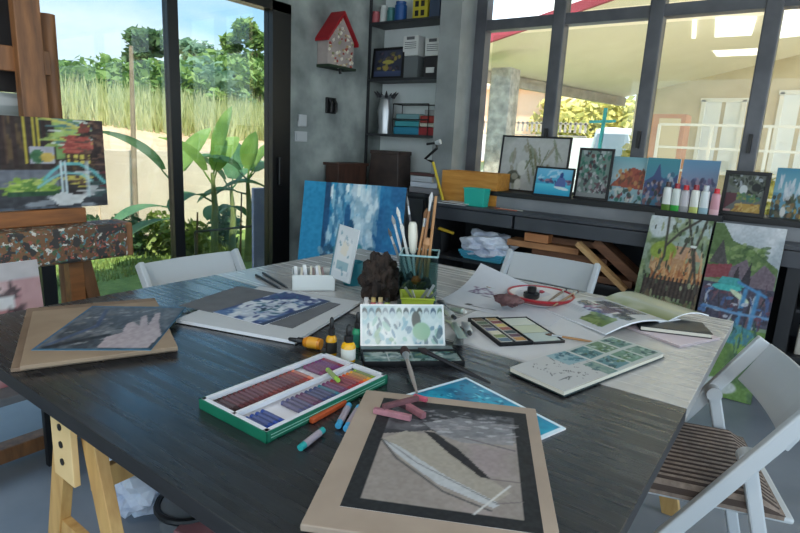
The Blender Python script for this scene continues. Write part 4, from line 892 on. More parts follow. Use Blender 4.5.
lc = thing('low_cupboard', 'low dark cupboard below the alcove shelving', 'cupboard', ((AX0+AX1)/2,4.3,0))
CBZ = .87
part('carcass', MB().obox((AX0+.003,4.07,0), (AX1-AX0-.006,0,0), (0,.34,0), (0,0,CBZ-.03)), CONSOLED, lc); part('top_board', MB().obox((AX0+.003,4.05,CBZ-.028), (AX1-AX0-.006,0,0), (0,.37,0), (0,0,.028)), CONSOLE, lc)
for k in range(2): part('door', MB().obox((AX0+.02+k*.395,4.056,.05), (.385,0,0), (0,.013,0), (0,0,CBZ-.1)), CONSOLE, lc, bevel=.002)
def onshelf(px, y): return ty(px, 100, y).x
def boxitem(nm, cat, px0, px1, y, z, ztop_px, col, label, d=.1, rough=.6, group=None, bevel=.004, m=None):
    a, b = ty(px0,100,y), ty(px1,100,y); zt = ty((px0+px1)/2, ztop_px, y).z
    return single(nm, MB().box(((a.x+b.x)/2,y+d/2,(z+zt)/2+.0005), (b.x-a.x,d,zt-z)), m or cm(col,rough), label, cat, loc=((a.x+b.x)/2,y+d/2,z), group=group, bevel=bevel)
# top shelf (partly above the frame)
z = SHZ[0]
for (p0,p1,zp,col,nm,lb) in [(373,380,12,(176,90,96),'small_jar','pinkish little jar at the wall end of the top shelf'), (381,387,6,(200,206,204),'white_cup','white cup between the pinkish jar and the teal one on the top shelf'), (388,395,8,(60,120,120),'teal_jar','teal jar in the middle of the top shelf'), (396,406,2,(30,80,140),'blue_tin','blue tin on the top shelf beside the yellow box'), (424,434,-2,(60,74,96),'grey_folder','slate-blue folder at the pillar end of the top shelf')]:
    if 'jar' in nm or 'cup' in nm or 'tin' in nm:
        a, b = ty(p0,10,4.26), ty(p1,10,4.26); r_ = (b.x-a.x)/2; h = ty((p0+p1)/2, zp, 4.26).z-z
        single(nm, MB().lathe([(0,0),(r_,0),(r_,h*.8),(r_*.8,h*.86),(r_*.85,h),(0,h)], ((a.x+b.x)/2,4.26,z), 16), cm(col,.35), lb, nm.split('_')[1], loc=((a.x+b.x)/2,4.26,z), smooth=True)
    else: boxitem(nm, 'folder', p0, p1, 4.25, z, zp, col, lb)
yb = boxitem('yellow_box', 'box', 408, 422, 4.25, z, -4, (190,176,50), 'yellow box with dark window-like squares on the top shelf')
a, b = ty(408,100,4.25), ty(422,100,4.25)
for i in range(2):
    for j in range(2):
        o = MB().box((a.x+(b.x-a.x)*(.3+.4*i),4.247,z+.05+.075*j), (.035,.004,.045)).build('dark_square', BLACKM, yb, loc=yb.location.copy()); o.location = (0,0,0)
# second shelf
z = SHZ[1]
A = Art(40, 32, (60,66,90), 40); A.dabs(40,(.1,.1,.9,.9),[(70,76,110),(120,110,60),(196,170,60),(50,50,60),(110,80,100)],(.04,.1),(.03,.06)); A.ell(.5,.55,.2,.07,(206,190,70)); A.grad((60,76,120),(70,90,140),0,.2)
a, b = ty(371,78,4.25), ty(402,78,4.25)
framed('framed_small_picture', A, *stand((a.x+b.x)/2, 4.25, z, b.x-a.x, ty(386,47,4.25).z-z, 0, R(5)), 'dark framed picture with a yellow patch on the second alcove shelf', .022, .018)
WB = mat('white_box_card', (214,216,214), rough=.6)
for (p0,p1,zt_,lb) in [(403,418,36,'white label-covered carton beside the dark framed picture, raised on a grey block'), (425,440,38,'white label-covered carton at the pillar end of the second shelf')]:
    a, b = ty(p0,60,4.28), ty(p1,60,4.28); zl, zh = ty((p0+p1)/2,56,4.28).z, ty((p0+p1)/2,zt_,4.28).z
    bcol = (104,110,112) if p0 == 403 else (34,34,38)
    single('grey_block' if p0 == 403 else 'black_case', MB().box(((a.x+b.x)/2,4.32,(z+zl)/2), (b.x-a.x+.01,.1,zl-z-.002)), cm(bcol), 'plain grey block supporting a white carton on the second shelf' if p0 == 403 else 'black case with a white label supporting a white carton on the second shelf', 'block' if p0 == 403 else 'case', loc=((a.x+b.x)/2,4.32,z), bevel=.004)
    t = thing('white_carton', lb, 'carton', ((a.x+b.x)/2,4.32,zl)); part('carton', MB().box(((a.x+b.x)/2,4.32,(zl+zh)/2), (b.x-a.x,.1,zh-zl-.002)), WB, t, bevel=.003)
    part('dark_notch', MB().box(((a.x+b.x)/2,4.268,zh-.02), ((b.x-a.x)*.5,.004,.025)), GREYSH, t)
    for k in range(4): part('text_line', MB().box(((a.x+b.x)/2,4.269,zh-.055-k*.016), ((b.x-a.x)*.75,.003,.005)), GREYSH, t)
    if p0 == 425: single('white_label_box', MB().box(((a.x+b.x)/2-.01,4.262,z+.05), ((b.x-a.x)*.95,.01,.04)), WB, 'small white box standing before the black case on the second shelf', 'box', loc=((a.x+b.x)/2,4.262,z)) if False else part('white_plate', MB().box(((a.x+b.x)/2-.01,4.262,z+.06), ((b.x-a.x)*.9,.012,.04)), WB, bpy.data.objects['black_case']) if False else None
bc = bpy.data.objects['black_case']; o = MB().box((bc.location.x-.01,4.266,z+.065), (.085,.006,.045)).build('white_sticker', WB, bc, loc=bc.location.copy()); o.location = (0,0,0)
# third shelf: jester-hat vase, wire rack, books
z = SHZ[2]
a, b = ty(377,130,4.26), ty(390,130,4.26); xv = (a.x+b.x)/2; rv = (b.x-a.x)/2; hv = ty(383,93,4.26).z-z
vz = thing('metal_vase', 'tall silver vase with a spiky flared rim on the third alcove shelf', 'vase', (xv,4.28,z))
part('body', MB().lathe([(0,0),(rv*.9,0),(rv*.8,hv*.15),(rv*1.0,hv*.55),(rv*.7,hv*.85),(rv*.95,hv*.93),(rv*.8,hv*.93),(rv*.55,hv*.85)], (xv,4.28,z)), SILV, vz, smooth=True)
for k in range(7):
    aa = 2*math.pi*k/7; part('rim_spike', MB().tube([(xv+rv*.85*math.cos(aa),4.28+rv*.85*math.sin(aa),z+hv*.9), (xv+rv*1.15*math.cos(aa),4.28+rv*1.15*math.sin(aa),z+hv*.96), (xv+rv*1.5*math.cos(aa),4.28+rv*1.5*math.sin(aa),z+hv*1.03)], [.018,.012,.003], 6), cm((50,50,54),.3), vz)
a, b = ty(393,130,4.25), ty(428,130,4.25); zt = ty(405,104,4.25).z
wr = thing('wire_rack', 'black wire rack around the books on the third alcove shelf', 'rack', ((a.x+b.x)/2,4.3,z))
for (p_, q_) in (((a.x,4.24,z),(a.x,4.24,zt)),((a.x,4.38,z),(a.x,4.38,zt)),((a.x,4.24,zt),(b.x,4.24,zt)),((a.x,4.38,zt),(b.x,4.38,zt)),((a.x,4.24,zt),(a.x,4.38,zt)),((b.x,4.24,z),(b.x,4.24,zt)),((a.x,4.24,(z+zt)/2),(b.x,4.24,(z+zt)/2))): part('wire', MB().cyl(p_, q_, .005, n=6), BLACKM, wr)
def book(x0, x1, y, z, h, d, col, label, group=None, pages=(220,214,200), rz=0):
    t = thing('book', label, 'book', ((x0+x1)/2, y+d/2, z), rz, group); w_ = x1-x0; c = cm(col,.5)
    MB().box((0,0,h/2), (w_-.006,d-.006,h-.006)).build('pages', cm(pages,.8), t)
    mb = MB(); mb.box((0,0,.0015), (w_,d,.003)); mb.box((0,0,h-.0015), (w_,d,.003)); mb.box((0,-d/2+.0015,h/2), (w_,.003,h)); mb.build('cover', c, t); return t
for k, (p0,p1,yt,yb_,col,lb) in enumerate([(394,421,126,134,(40,130,160),'blue-teal book at the bottom of the left pile in the wire rack'), (395,420,120,126,(60,150,160),'teal book second from the bottom in the wire rack'), (396,420,112,120,(110,150,156),'pale grey-blue book on top in the wire rack')]):
    a, b = ty(p0,130,4.27), ty(p1,130,4.27); zz = z+[0,.07,.122][k]; book(a.x, b.x-.012, 4.262, zz+.001, [.068,.05,.06][k], .13, col, lb, 'books in the wire rack')
for k, (p0,p1,h,col,lb) in enumerate([(417,440,.07,(150,40,46),'thick red book at the bottom of the pile by the pillar'), (418,440,.035,(190,186,170),'cream book on the thick red book by the pillar'), (418,439,.06,(160,56,48),'brick-red book near the top of the pile by the pillar'), (422,437,.05,(150,150,150),'small grey book on top of the pile by the pillar')]):
    a, b = ty(p0,130,4.25), ty(p1,130,4.25); book(max(a.x+.015,-2.93), b.x-.02, 4.255, z+.001+[0,.071,.107,.168][k], h, .12, col, lb, 'books piled by the pillar')
a = ty(435,100,4.25); single('yellow_ball', MB().lathe([(0,0),(.02,.004),(.03,.025),(.02,.046),(0,.05)], (a.x,4.31,z+.2195)), cm((186,200,40),.4), 'small lime-yellow pot on top of the pile of books by the pillar', 'pot', loc=(a.x,4.31,z+.22), smooth=True)
# on the low cupboard
a, b = ty(369,190,4.08), ty(397,190,4.08); zt = ty(383,151,4.08).z
kb = thing('brown_box', 'dark brown leather-look box standing on the low cupboard', 'box', ((a.x+b.x)/2,4.16,CBZ))
part('body', MB().ext([(a.x-.02,4.08,CBZ+.001), (b.x+.01,4.08,CBZ+.001), (b.x-.01,4.08,zt), (a.x+.005,4.08,zt)], (0,.2,0)), mat('brown_leather', (54,44,42), (74,60,54), 8, .5), kb, bevel=.008)
part('lid_band', MB().obox((a.x-.0,4.072,zt-.03), (b.x-a.x-.0,0,0), (0,.21,0), (0,0,.034)), mat('brown_leather', (54,44,42)), kb, bevel=.006)
a, b = ty(336,190,3.86), ty(361,190,3.86)
sb = thing('pedestal', 'reddish brown wooden pedestal standing against the concrete wall', 'pedestal', (-3.4,3.86,0)); zt = tx(349,163,-3.35).z
yy0, yy1 = tx(336,180,-3.33).y, tx(361,180,-3.4).y
part('column', MB().box((-3.4,(yy0+yy1)/2,zt/2), (.15,(yy1-yy0)*.9,zt-.02)), DARKBR, sb, bevel=.004); part('top_board', MB().box((-3.4,(yy0+yy1)/2,zt-.012), (.18,yy1-yy0,.024)), DARKBR, sb, bevel=.004)
# tubs + books pile by the lamp
z = CBZ
for k, (p0,p1,h,col,lb) in enumerate([(407,437,.05,(140,136,140),'grey book at the bottom of the pile on the low cupboard'), (408,434,.045,(206,210,220),'whitish book in the middle of the pile on the low cupboard'), (408,430,.05,(196,200,206),'pale grey box-file near the top of the pile on the low cupboard'), (407,431,.025,(84,50,46),'dark red-brown book on top of the pile on the low cupboard')]):
    a, b = ty(p0,180,4.05), ty(p1,180,4.05); book(a.x, b.x, 4.09, z+.001, h, .13, col, lb, 'pile on the low cupboard', rz=R([0,3,-3,2][k])); z += h+.0015
# white can lying in front
a, b = ty(402,190,3.98), ty(424,190,3.98)
# desk lamp : yellow stem, black arms, white head
p0 = ty(434,196,3.95); 
lt = thing('clamp_lamp', 'small desk lamp with a yellow stem, black arms and a white tip', 'lamp', (p0.x,3.92,CZT)); p0 = V((p0.x,3.92,CZT))
q1 = ty(433,162,3.92); q2 = ty(425,159,3.92); q3 = ty(437,148,3.92); q4 = ty(436,143,3.92); q5 = ty(427,144,3.92)
p0.x = max(p0.x, CX0+.03)
part('base', MB().lathe([(0,0),(.035,0),(.03,.012),(0,.014)], p0), SILV, lt, smooth=True); part('stem', MB().tube([p0, q1], .011, 10), cm((206,180,30),.4), lt, smooth=True)
part('lower_arm', MB().tube([q1, q2, q3], .012, 8), BLACKM, lt, smooth=True); part('upper_arm', MB().tube([q3, q4, q5], .010, 8), BLACKM, lt, smooth=True)
part('lamp_head', MB().tube([q4, q4+V((.04,0,.012))], [.018,.022], 12), WHITE, lt, smooth=True)

# ------------------------------------------------------------------ things on the concrete wall
WX = XL
hc = tx(338,45,WX+.06)
hs = thing('bird_house', 'wooden bird house with a red roof and shell-covered front hanging on the concrete wall', 'bird house', (WX,3.8,tx(338,75,WX+.1).z))
zb2, ze = tx(335,66,WX+.08).z, tx(322,33,WX+.08).z; yl_, yr_ = tx(325,50,WX+.09).y, tx(351,50,WX+.09).y; ym = (yl_+yr_)/2; zr = tx(344,13,WX+.09).z
part('box', MB().ext([(WX+.002,yl_,zb2),(WX+.002,yr_,zb2),(WX+.002,yr_,ze),(WX+.002,ym,zr-.03),(WX+.002,yl_,ze)], (.12,0,0)), mat('grey_wood', (150,140,136), (176,164,158), 6, .7), hs, bevel=.003)
ov = .025
for s, y_ in ((-1, yl_-ov), (1, yr_+ov)):
    zo = ze-(zr-ze)*ov/(ym-yl_)
    part('roof_board', MB().ext([(WX+.0,ym,zr),(WX+.0,y_,zo),(WX+.0,y_,zo-.025),(WX+.0,ym,zr-.03)], (.155,0,0)), RED, hs)
rnd = random.Random(2); SHC = [cm((216,206,180),.5), cm((176,150,110),.5), cm((150,150,110),.5), cm((226,220,206),.4), cm((160,70,60),.5)]
for k in range(64):
    y_ = rnd.uniform(yl_+.015, yr_-.015); zmax = ze+(zr-ze)*(1-abs(y_-ym)/(yr_-ym))-.05; z_ = rnd.uniform(zb2-.01, zmax); r_ = rnd.uniform(.010,.019)
    c = V((WX+.122+rnd.uniform(0,.006), y_, z_)); mb = MB(); d = V((rnd.uniform(.2,1),rnd.uniform(-1,1),rnd.uniform(-1,1))).normalized()*r_
    mb.tube([c-d, c, c+d], [r_*.3,r_*.75,r_*.2], 7); part('shell', mb, SHC[rnd.choice([0,0,1,2,3,3,4])], hs, smooth=True)
part('ledge', MB().box((WX+.075,ym,zb2-.012), (.15,yr_-yl_+.01,.02)), mat('dark_moss', (40,56,40), rough=.9), hs)
part('perch', MB().cyl((WX+.11,ym,zb2-.02), (WX+.12,ym,zb2-.06), .012, n=8), BLACKM, hs)
a, b = tx(327,97,WX+.02), tx(336,114,WX+.02)
sw = thing('black_wall_hook', 'black twin hook plate on the concrete wall under the bird house', 'hook', (WX,(a.y+b.y)/2,b.z))
part('plate', MB().obox((WX+.001,a.y,b.z), (.02,0,0), (0,b.y-a.y,0), (0,0,a.z-b.z)), BLACKM, sw, bevel=.004)
for s in (.25,.75): part('hook', MB().tube([(WX+.02,a.y+(b.y-a.y)*s,a.z-.01),(WX+.05,a.y+(b.y-a.y)*s,a.z-.05),(WX+.045,a.y+(b.y-a.y)*s,b.z+.01)], .012, 8), BLACKM, sw, smooth=True)
a, b = tx(299,115,WX+.02), tx(307,127,WX+.02)
sw = thing('remote_holder', 'white remote control in its holder on the concrete wall above the light switch', 'remote', (WX,(a.y+b.y)/2,b.z))
part('holder', MB().obox((WX+.001,a.y,b.z), (.014,0,0), (0,b.y-a.y,0), (0,0,(a.z-b.z)*.5)), WHITE, sw, bevel=.003); part('remote', MB().obox((WX+.004,a.y+.004,b.z+.006), (.018,0,0), (0,b.y-a.y-.008,0), (0,0,a.z-b.z)), WHITE, sw, bevel=.004)
a, b = tx(296,131,WX+.02), tx(308,142,WX+.02)
sw = thing('light_switch', 'white light switch plate on the concrete wall beside the door jamb', 'switch', (WX,(a.y+b.y)/2,b.z))
part('plate', MB().obox((WX+.001,a.y,b.z), (.009,0,0), (0,b.y-a.y,0), (0,0,a.z-b.z)), WHITE, sw, bevel=.003); part('rocker', MB().obox((WX+.009,a.y+.015,b.z+.012), (.005,0,0), (0,(b.y-a.y)*.5,0), (0,0,a.z-b.z-.024)), WHITE, sw, bevel=.001)

# large blue painting between the table and the low cupboard
A = Art(90, 80, (30,130,180), 50); A.grad((20,110,160),(40,150,196),0,1); A.rect(0,0,.22,1,(30,138,186)); A.rect(.22,0,.27,1,(20,70,110)); A.dabs(30,(.24,.0,.8,1),[(20,90,140),(30,120,170)],(.03,.07),(.1,.3),.6,(-.1,.1))
A.dabs(90,(.28,.1,.48,1),[(140,180,206),(190,214,226),(70,140,180),(50,110,150)],(.01,.03),(.04,.12),.7,(-.2,.2)); A.dabs(110,(.5,.2,.74,1),[(190,206,220),(220,228,236),(120,160,190),(150,180,200)],(.015,.035),(.04,.12),.75,(-.2,.2))
A.ell(.46,.62,.03,.14,(20,90,140)); A.ell(.5,.5,.03,.1,(16,80,120)); A.ell(.44,.95,.015,.05,(240,244,246)); A.ell(.29,.9,.012,.08,(230,238,242)); A.ell(.55,.93,.02,.07,(236,240,244)); A.dabs(40,(.2,.0,.75,.3),[(20,70,100),(60,80,100),(150,176,190),(30,120,130)],(.02,.05),(.02,.06),.7)
A.rect(.76,0,1,1,(24,104,158)); A.dabs(20,(.76,0,1,1),[(30,124,176),(20,90,140)],(.03,.06),(.1,.25),.5,(-.1,.1)); A.grad((20,90,120),(20,96,150),0,.06); A.grain(10)
Yb = 3.0
PA, PB = ty(297,262,Yb), ty(397,245,Yb+.28); 
th_ = math.atan2(PB.y-PA.y, PB.x-PA.x)
P = V((PA.x,PA.y,.30)); uu = V((math.cos(th_),math.sin(th_),0))
ztop = 1.29+(ty(303,180,Yb+.12).z-1.29)
bkd = V((-uu.y,uu.x,0)); hh = ztop-.30; T = P+V((0,0,hh))+bkd*.12
wl = (V((PB.x,PB.y,0))-V((PA.x,PA.y,0))).length+.02
A.sat = .95; A.val = 1.0; A.img = A.img*np.array((1,1.02,1.0))
canvas('blue_painting', A, P, P+uu*wl, T, 'large blue painting with white streaks standing behind the pale table', thick=.035, side=mat('charcoal_edge', (66,70,76), rough=.7))
st_ = thing('folding_stand', 'low black folding stand under the large blue painting', 'stand', P+uu*wl/2); st_.location.z = 0
for s in (.12,.88):
    c = P+uu*wl*s; part('leg', MB().bar((c.x,c.y,0.0), (c.x,c.y,.27), .03, .03), BLACKM, st_); c = c+bkd*.2; part('leg', MB().bar((c.x,c.y,0.0), (c.x,c.y,.27), .03, .03), BLACKM, st_)
c = P+uu*wl*.5+bkd*.1; part('deck', MB().box((c.x,c.y,.283), (wl,.26,.026), rz=th_), BLACKM, st_)
#@@PART4

# ================================================================== ON THE TABLES
T0 = TT+.0006
def flat(name, art, P, Q, T, label, cat, m=None, side=None, thick=.0015, curl=None, group=None):
    P, Q, T = V(P), V(Q), V(T)
    return tag(picmesh(name, art, P, Q, T, None, thick=thick, side=side or WHITEP, m=m, loc=(P+Q)/2, curl=curl), label, cat, group)
def board(name, A_, B_, C_, z, h, m, label, cat='board', side=None, bevel=.0015):
    P, Q, T = rect3(A_, B_, C_); P.z = Q.z = T.z = z
    return single(name, MB().obox(P, Q-P, T-P, (0,0,h)), m, label, cat, loc=(P+Q)/2, bevel=bevel), (P, Q, T)
# drawing boards with a seascape (towards the easel)
D_, C_, B_, A_ = tz(8,316,.745), tz(162,300,.75), tz(172,352,.75), tz(20,368,.75)
A_ = tz(20,370,.752); B_ = tz(178,350,.752); Dd = tz(58,308,.752)
_u1 = (B_-A_).normalized(); _v1 = (Dd-A_).normalized()
board('drawing_board', A_-_u1*.004-V((0,0,0))-_u1*.018+_v1*.02, B_-_u1*.0+_v1*.02, Dd-_u1*.018+_v1*.03, T0, .010, mat('hardboard_lower', (112,92,74), (140,118,98), 5, .75), 'brown hardboard sheet, the lower of the two under the seascape painting')
P, Q, T = rect3(A_, B_, tz(36,314,.752)); P.z = Q.z = T.z = T0+.0105; 
o = single('drawing_board', MB().obox(P, Q-P, T-P, (0,0,.010)), KRAFT, 'light brown hardboard sheet directly under the seascape painting', 'board', loc=(P+Q)/2, bevel=.0015)
zp = T0+.0215
A = Art(80, 60, (60,70,84), 60); A.grad((56,64,76),(96,108,124)); A.cloud((120,126,134), 8, 6, .5, 5, .8); A.dabs(90,(.1,.1,.75,.9),[(150,152,154),(70,78,90),(104,106,108),(180,180,180)],(.02,.05),(.008,.02),.7,(.2,.7))
A.poly([(.52,.05),(.95,.05),(.98,.3),(.84,.62),(.78,.84),(.74,.8),(.78,.5),(.66,.78),(.63,.72),(.7,.5),(.6,.6),(.56,.55),(.6,.35),(.5,.25)],(190,172,178)); A.rect(0,0,1,.03,(50,110,150)); A.rect(0,.97,1,1,(60,120,160)); A.rect(0,0,.02,1,(50,110,160)); A.rect(.98,0,1,1,(40,80,110))
A.line([(.08,.1),(.3,.5),(.2,.9)],.02,(70,90,130)); A.line([(.1,.05),(.5,.3)],.02,(40,46,56)); A.grain(14)
P, Q, T = rect3(tz(31,350,zp), tz(151,350,zp), tz(87,306,zp)); 
flat('seascape_painting', A, P, Q, T, 'dark blue-grey painting with a pale pink rock shape lying on the hardboard sheets', 'painting', side=cm((60,130,160)))
# pad, grey card and blue wave painting
A_, B_, C_ = tz(176,320,.75), tz(296,342,.75), tz(232,283,.75)
P, Q, T = rect3(A_, B_, C_); zt = .0135
pd = thing('drawing_pad', 'thick white drawing pad under the grey card with the blue wave painting', 'drawing pad', ((P+Q)/2).xy.to_3d()+V((0,0,T0)))
for q in (P,Q,T): q.z = T0
part('cover', MB().obox(P, Q-P, T-P, (0,0,.002)), BLACKM, pd); part('pages', MB().obox(P+V((0,0,.002)), (Q-P)*.99, (T-P)*.985, (0,0,zt-.004)), WHITEP, pd)
part('top_sheet', MB().obox(P+V((0,0,zt-.0018)), (Q-P), (T-P), (0,0,.0012)), mat('page_grey', (186,188,190), rough=.7), pd)
zc_ = T0+zt
P, Q, T = rect3(tz(179,306,zc_), tz(290,328,zc_), tz(234,286,zc_))
for q in (P,Q,T): q.z = zc_
single('grey_card', MB().obox(P, (Q-P)*1.02, (T-P), (0,0,.002)), GREYSH, 'dark grey mounting card lying on the drawing pad under the blue wave painting', 'card', loc=(P+Q)/2)
zc_ += .0025
P, Q, T = rect3(tz(213,312,zc_), tz(262,325,zc_), tz(256,290,zc_))
P, Q, T = rect3(tz(213,312,zc_), tz(262,325,zc_), tz(254,289,zc_), w=.205, h=.325)
A = Art(60, 90, (60,90,160), 61); A.grad((80,120,180),(60,80,140)); A.cloud((40,66,140), 5, 8, .5, 6, .9); A.cloud((226,232,240), 6, 9, .5, 7, 1); A.ell(.45,.35,.36,.26,(228,234,240),.8); A.ell(.55,.7,.2,.12,(216,226,236),.6); A.dabs(60,(.1,.1,.9,.9),[(230,236,244),(50,70,150),(120,160,206),(40,110,140),(30,40,110)],(.03,.08),(.01,.03),.8); A.dabs(16,(.3,.3,.6,.55),[(30,110,130),(20,70,90)],(.02,.05),(.01,.02)); A.rect(.9,0,1,1,(50,70,110)); A.grain(12)
flat('wave_painting', A, P, Q, T, 'blue and white swirling wave painting lying on the dark grey card', 'painting')
# two black pencils
for (p, q, lb) in (((256,275),(281,289),'black pencil lying closest to the grey card, beside its twin'), ((263,273),(288,288),'black pencil lying closest to the white tray, beside its twin')):
    a, b = tz(*p, T0+.005), tz(*q, T0+.005); t = thing('pencil', lb, 'pencil', a, 0, 'pair of black pencils')
    part('shaft', MB().cyl(a, a+(b-a)*.92, .0048, n=8), BLACKM, t); part('tip', MB().cyl(a+(b-a)*.92, b, .0048, .001, n=8), GREYSH, t)
# white tray full of tubes, paper packet leaning
a, b = tz(292,291,T0), tz(335,291,T0)
u_ = (b-a).normalized(); v_ = V((-u_.y,u_.x,0)); L_ = (b-a).length; D2 = .13; Ht = .06
tr = thing('plastic_tray', 'white translucent plastic tray full of white strips on the pale table', 'tray', a+u_*L_/2)
TRM = mat('milky_plastic', (214,218,216), rough=.3)
part('base', MB().obox(a, u_*L_, v_*D2, (0,0,.003)), TRM, tr)
for O, d in ((a,u_*L_),(a+v_*(D2-.003),u_*L_)): part('long_wall', MB().obox(O, d, v_*.003, (0,0,Ht)), TRM, tr)
for O in (a, a+u_*(L_-.003)): part('short_wall', MB().obox(O, u_*.003, v_*D2, (0,0,Ht)), TRM, tr)
rnd = random.Random(9)
for k in range(9):
    o_ = a+u_*(L_*(.1+.085*k))+v_*.02+V((0,0,.01)); e_ = o_+v_*.09+V((0,0,.05+rnd.uniform(0,.014)))+u_*rnd.uniform(-.012,.012)
    single('paper_strip', MB().bar(o_, e_, .006, .009 if k % 3 else .013), [WHITEP, CREAMP, cm((150,130,130))][k % 3], 'thin %s strip standing in the white plastic tray, number %s from its outer side' % (['white','cream','dusky'][k % 3], ['one','two','three','four','five','six','seven','eight','nine'][k]), 'strip', loc=o_, group='strips in the white tray')
# packet: quad in a vertical-ish plane behind the tray
Yp = (a+v_*D2).y+.02
p1, p2, p3, p4 = ty(329,276,Yp), ty(349,284,Yp), ty(361,240,Yp+.02), ty(345,226,Yp+.02)
A = Art(24, 50, (214,222,226), 62); A.rect(.15,.15,.85,.8,(226,230,232)); A.rect(.25,.2,.8,.35,(150,190,200)); A.poly([(.3,.5),(.6,.45),(.7,.7),(.4,.75)],(236,226,206)); A.dabs(12,(.1,.1,.9,.9),[(180,196,206),(120,170,186)],(.03,.08),(.02,.03)); A.rect(0,0,.06,1,(90,150,170))
P, Q, T = rect3(p1, p2, p4); flat('paper_packet', A, P, Q, T, 'white packet leaning up out of the plastic tray in front of the blue painting', 'packet', m=ARTG, thick=.006)
# teal pot & brown crumpled cloth
a = tz(352,284,T0)
single('teal_pot', MB().lathe([(0,0),(.035,0),(.045,.09),(.04,.09),(.03,.01),(0,.01)], a), cm((30,110,124),.35), 'teal pot behind the dark brown crumpled cloth', 'pot', loc=a, smooth=True)
A3 = tz(377,300,T0); RAG = mat('brown_cloth', (30,23,20), (58,44,36), 30, .9, bump=.5)
o = crumple(A3+V((-.008,.02,.074)), (.05,.045,.072), 'crumpled_cloth', RAG, 'dark brown crumpled cloth heaped up beside the brush jar', 'cloth', 12, .85, sub=5)
crumple(A3+V((.032,.07,.046)), (.032,.03,.045), 'crumpled_cloth', RAG, 'small black-brown scrap of cloth against the glass brush jar', 'cloth', 13, .9, sub=4)
# tiny ink bottles in front of the cloth
for px, col, cap, lb in [(366,(206,200,196),(214,210,206),'tiny white-labelled bottle at the cloth end of the little row'), (373,(170,60,66),(196,170,110),'tiny red bottle with a pale gold cap in the little row'), (380,(196,150,150),(206,186,140),'tiny pink bottle in the middle of the little row'), (387,(150,166,70),(40,40,40),'tiny olive bottle with a black cap at the jar end of the little row')]:
    a = tz(px, 311, T0); t = thing('tiny_bottle', lb, 'bottle', a, 0, 'row of tiny bottles')
    MB().lathe([(0,0),(.0105,0),(.0105,.026),(.006,.032),(0,.032)], n=14).build('body', cm(col,.3), t, smooth=True); MB().lathe([(0,.032),(.0075,.032),(.0075,.046),(0,.046)], n=12).build('cap', cm(cap,.35), t, smooth=True)
# glass brush jar, brushes
JC = tz(412,306,T0)+V((0,.03,0)); JR = .064; JH = .185
GJ = glass_mat('jar_glass', (206,226,226), .10, .05)
gj = thing('brush_jar', 'wide square glass jar crowded with brushes behind the green pot', 'jar', JC)
q = JR
vs = []
for r_, z in ((q,0),(q,JH),(q-.004,JH),(q-.004,.006)):
    for ux, uy in ((-1,-1),(1,-1),(1,1),(-1,1)): vs.append((ux*r_, uy*r_, z))
ang = R(30)
o = MB().add(vs, [(3,2,1,0)]+[(k*4+i,k*4+(i+1)%4,(k+1)*4+(i+1)%4,(k+1)*4+i) for k in range(3) for i in range(4)]+[(12,13,14,15)]).build('glass_body', GJ, gj, bevel=.003); o.rotation_euler.z = ang
o = MB(); 
for i in range(4):
    c0_, c1_ = [( -q,-q),(q,-q),(q,q),(-q,q)][i], [( -q,-q),(q,-q),(q,q),(-q,q)][(i+1)%4]; o.cyl((*c0_,JH),(*c1_,JH),.0035,n=6)
o = o.build('rim', mat('rim_glass', (140,176,180), rough=.15), gj); o.rotation_euler.z = ang
def brush(base, tip, label, hcol, bcol, rb=.009, lb_=.035, rh=.0045, ferr=(176,180,184), round_=False, group='brushes in the glass jar', ped=True):
    """tip = bristle end"""
    base, tip = V(base), V(tip); d = (tip-base).normalized(); L = (tip-base).length; t = thing('paint_brush', label, 'paint brush', base, 0, group)
    c1 = tip-d*lb_; c2 = c1-d*.03
    part('handle', MB().tube([base, base+(c2-base)*.5, c2], [rh*.5, rh*1.2, rh], 8), cm(hcol,.4), t, smooth=True)
    part('ferrule', MB().tube([c2, c1], [rh, rb*.75], 10), cm(ferr,.3,metal=.8), t, smooth=True)
    part('bristles', MB().tube([c1, c1+d*lb_*.45, tip], [rb*.75, rb, rb*(.75 if round_ else .15)], 10), cm(bcol,.8), t, smooth=True)
    return t
rnd = random.Random(21)
def jt(px, py, k=0.0): return ty(px, py, JC.y+k)
SPB = [((392,215),(196,198,200),(150,150,150),.007,'thin silvery brush on the cloth side of the jar'), ((397,207),(214,216,214),(206,206,200),.007,'white-ferruled brush standing beside the thin silvery one'), ((401,222),(170,176,176),(206,206,206),.008,'grey brush with pale bristles near the jar rim'), ((407,196),(60,60,66),(120,120,120),.004,'very thin dark stick rising above the jar'), ((432,192),(150,104,66),(196,196,196),.008,'tall wooden-handled brush with a pale tip'), ((427,208),(176,126,80),(120,84,56),.009,'wooden brush leaning on the tall pale-tipped one'), ((388,228),(120,124,126),(90,90,90),.006,'short dark grey brush at the corner of the jar')]
for k, ((px, py), hc_, bc_, rb, lb) in enumerate(SPB):
    tip = jt(px, py, .02); bs = V((JC.x+rnd.uniform(-.025,.025), JC.y+rnd.uniform(-.02,.02), JC.z+.008)); brush(bs, tip, lb, hc_, bc_, rb=rb)
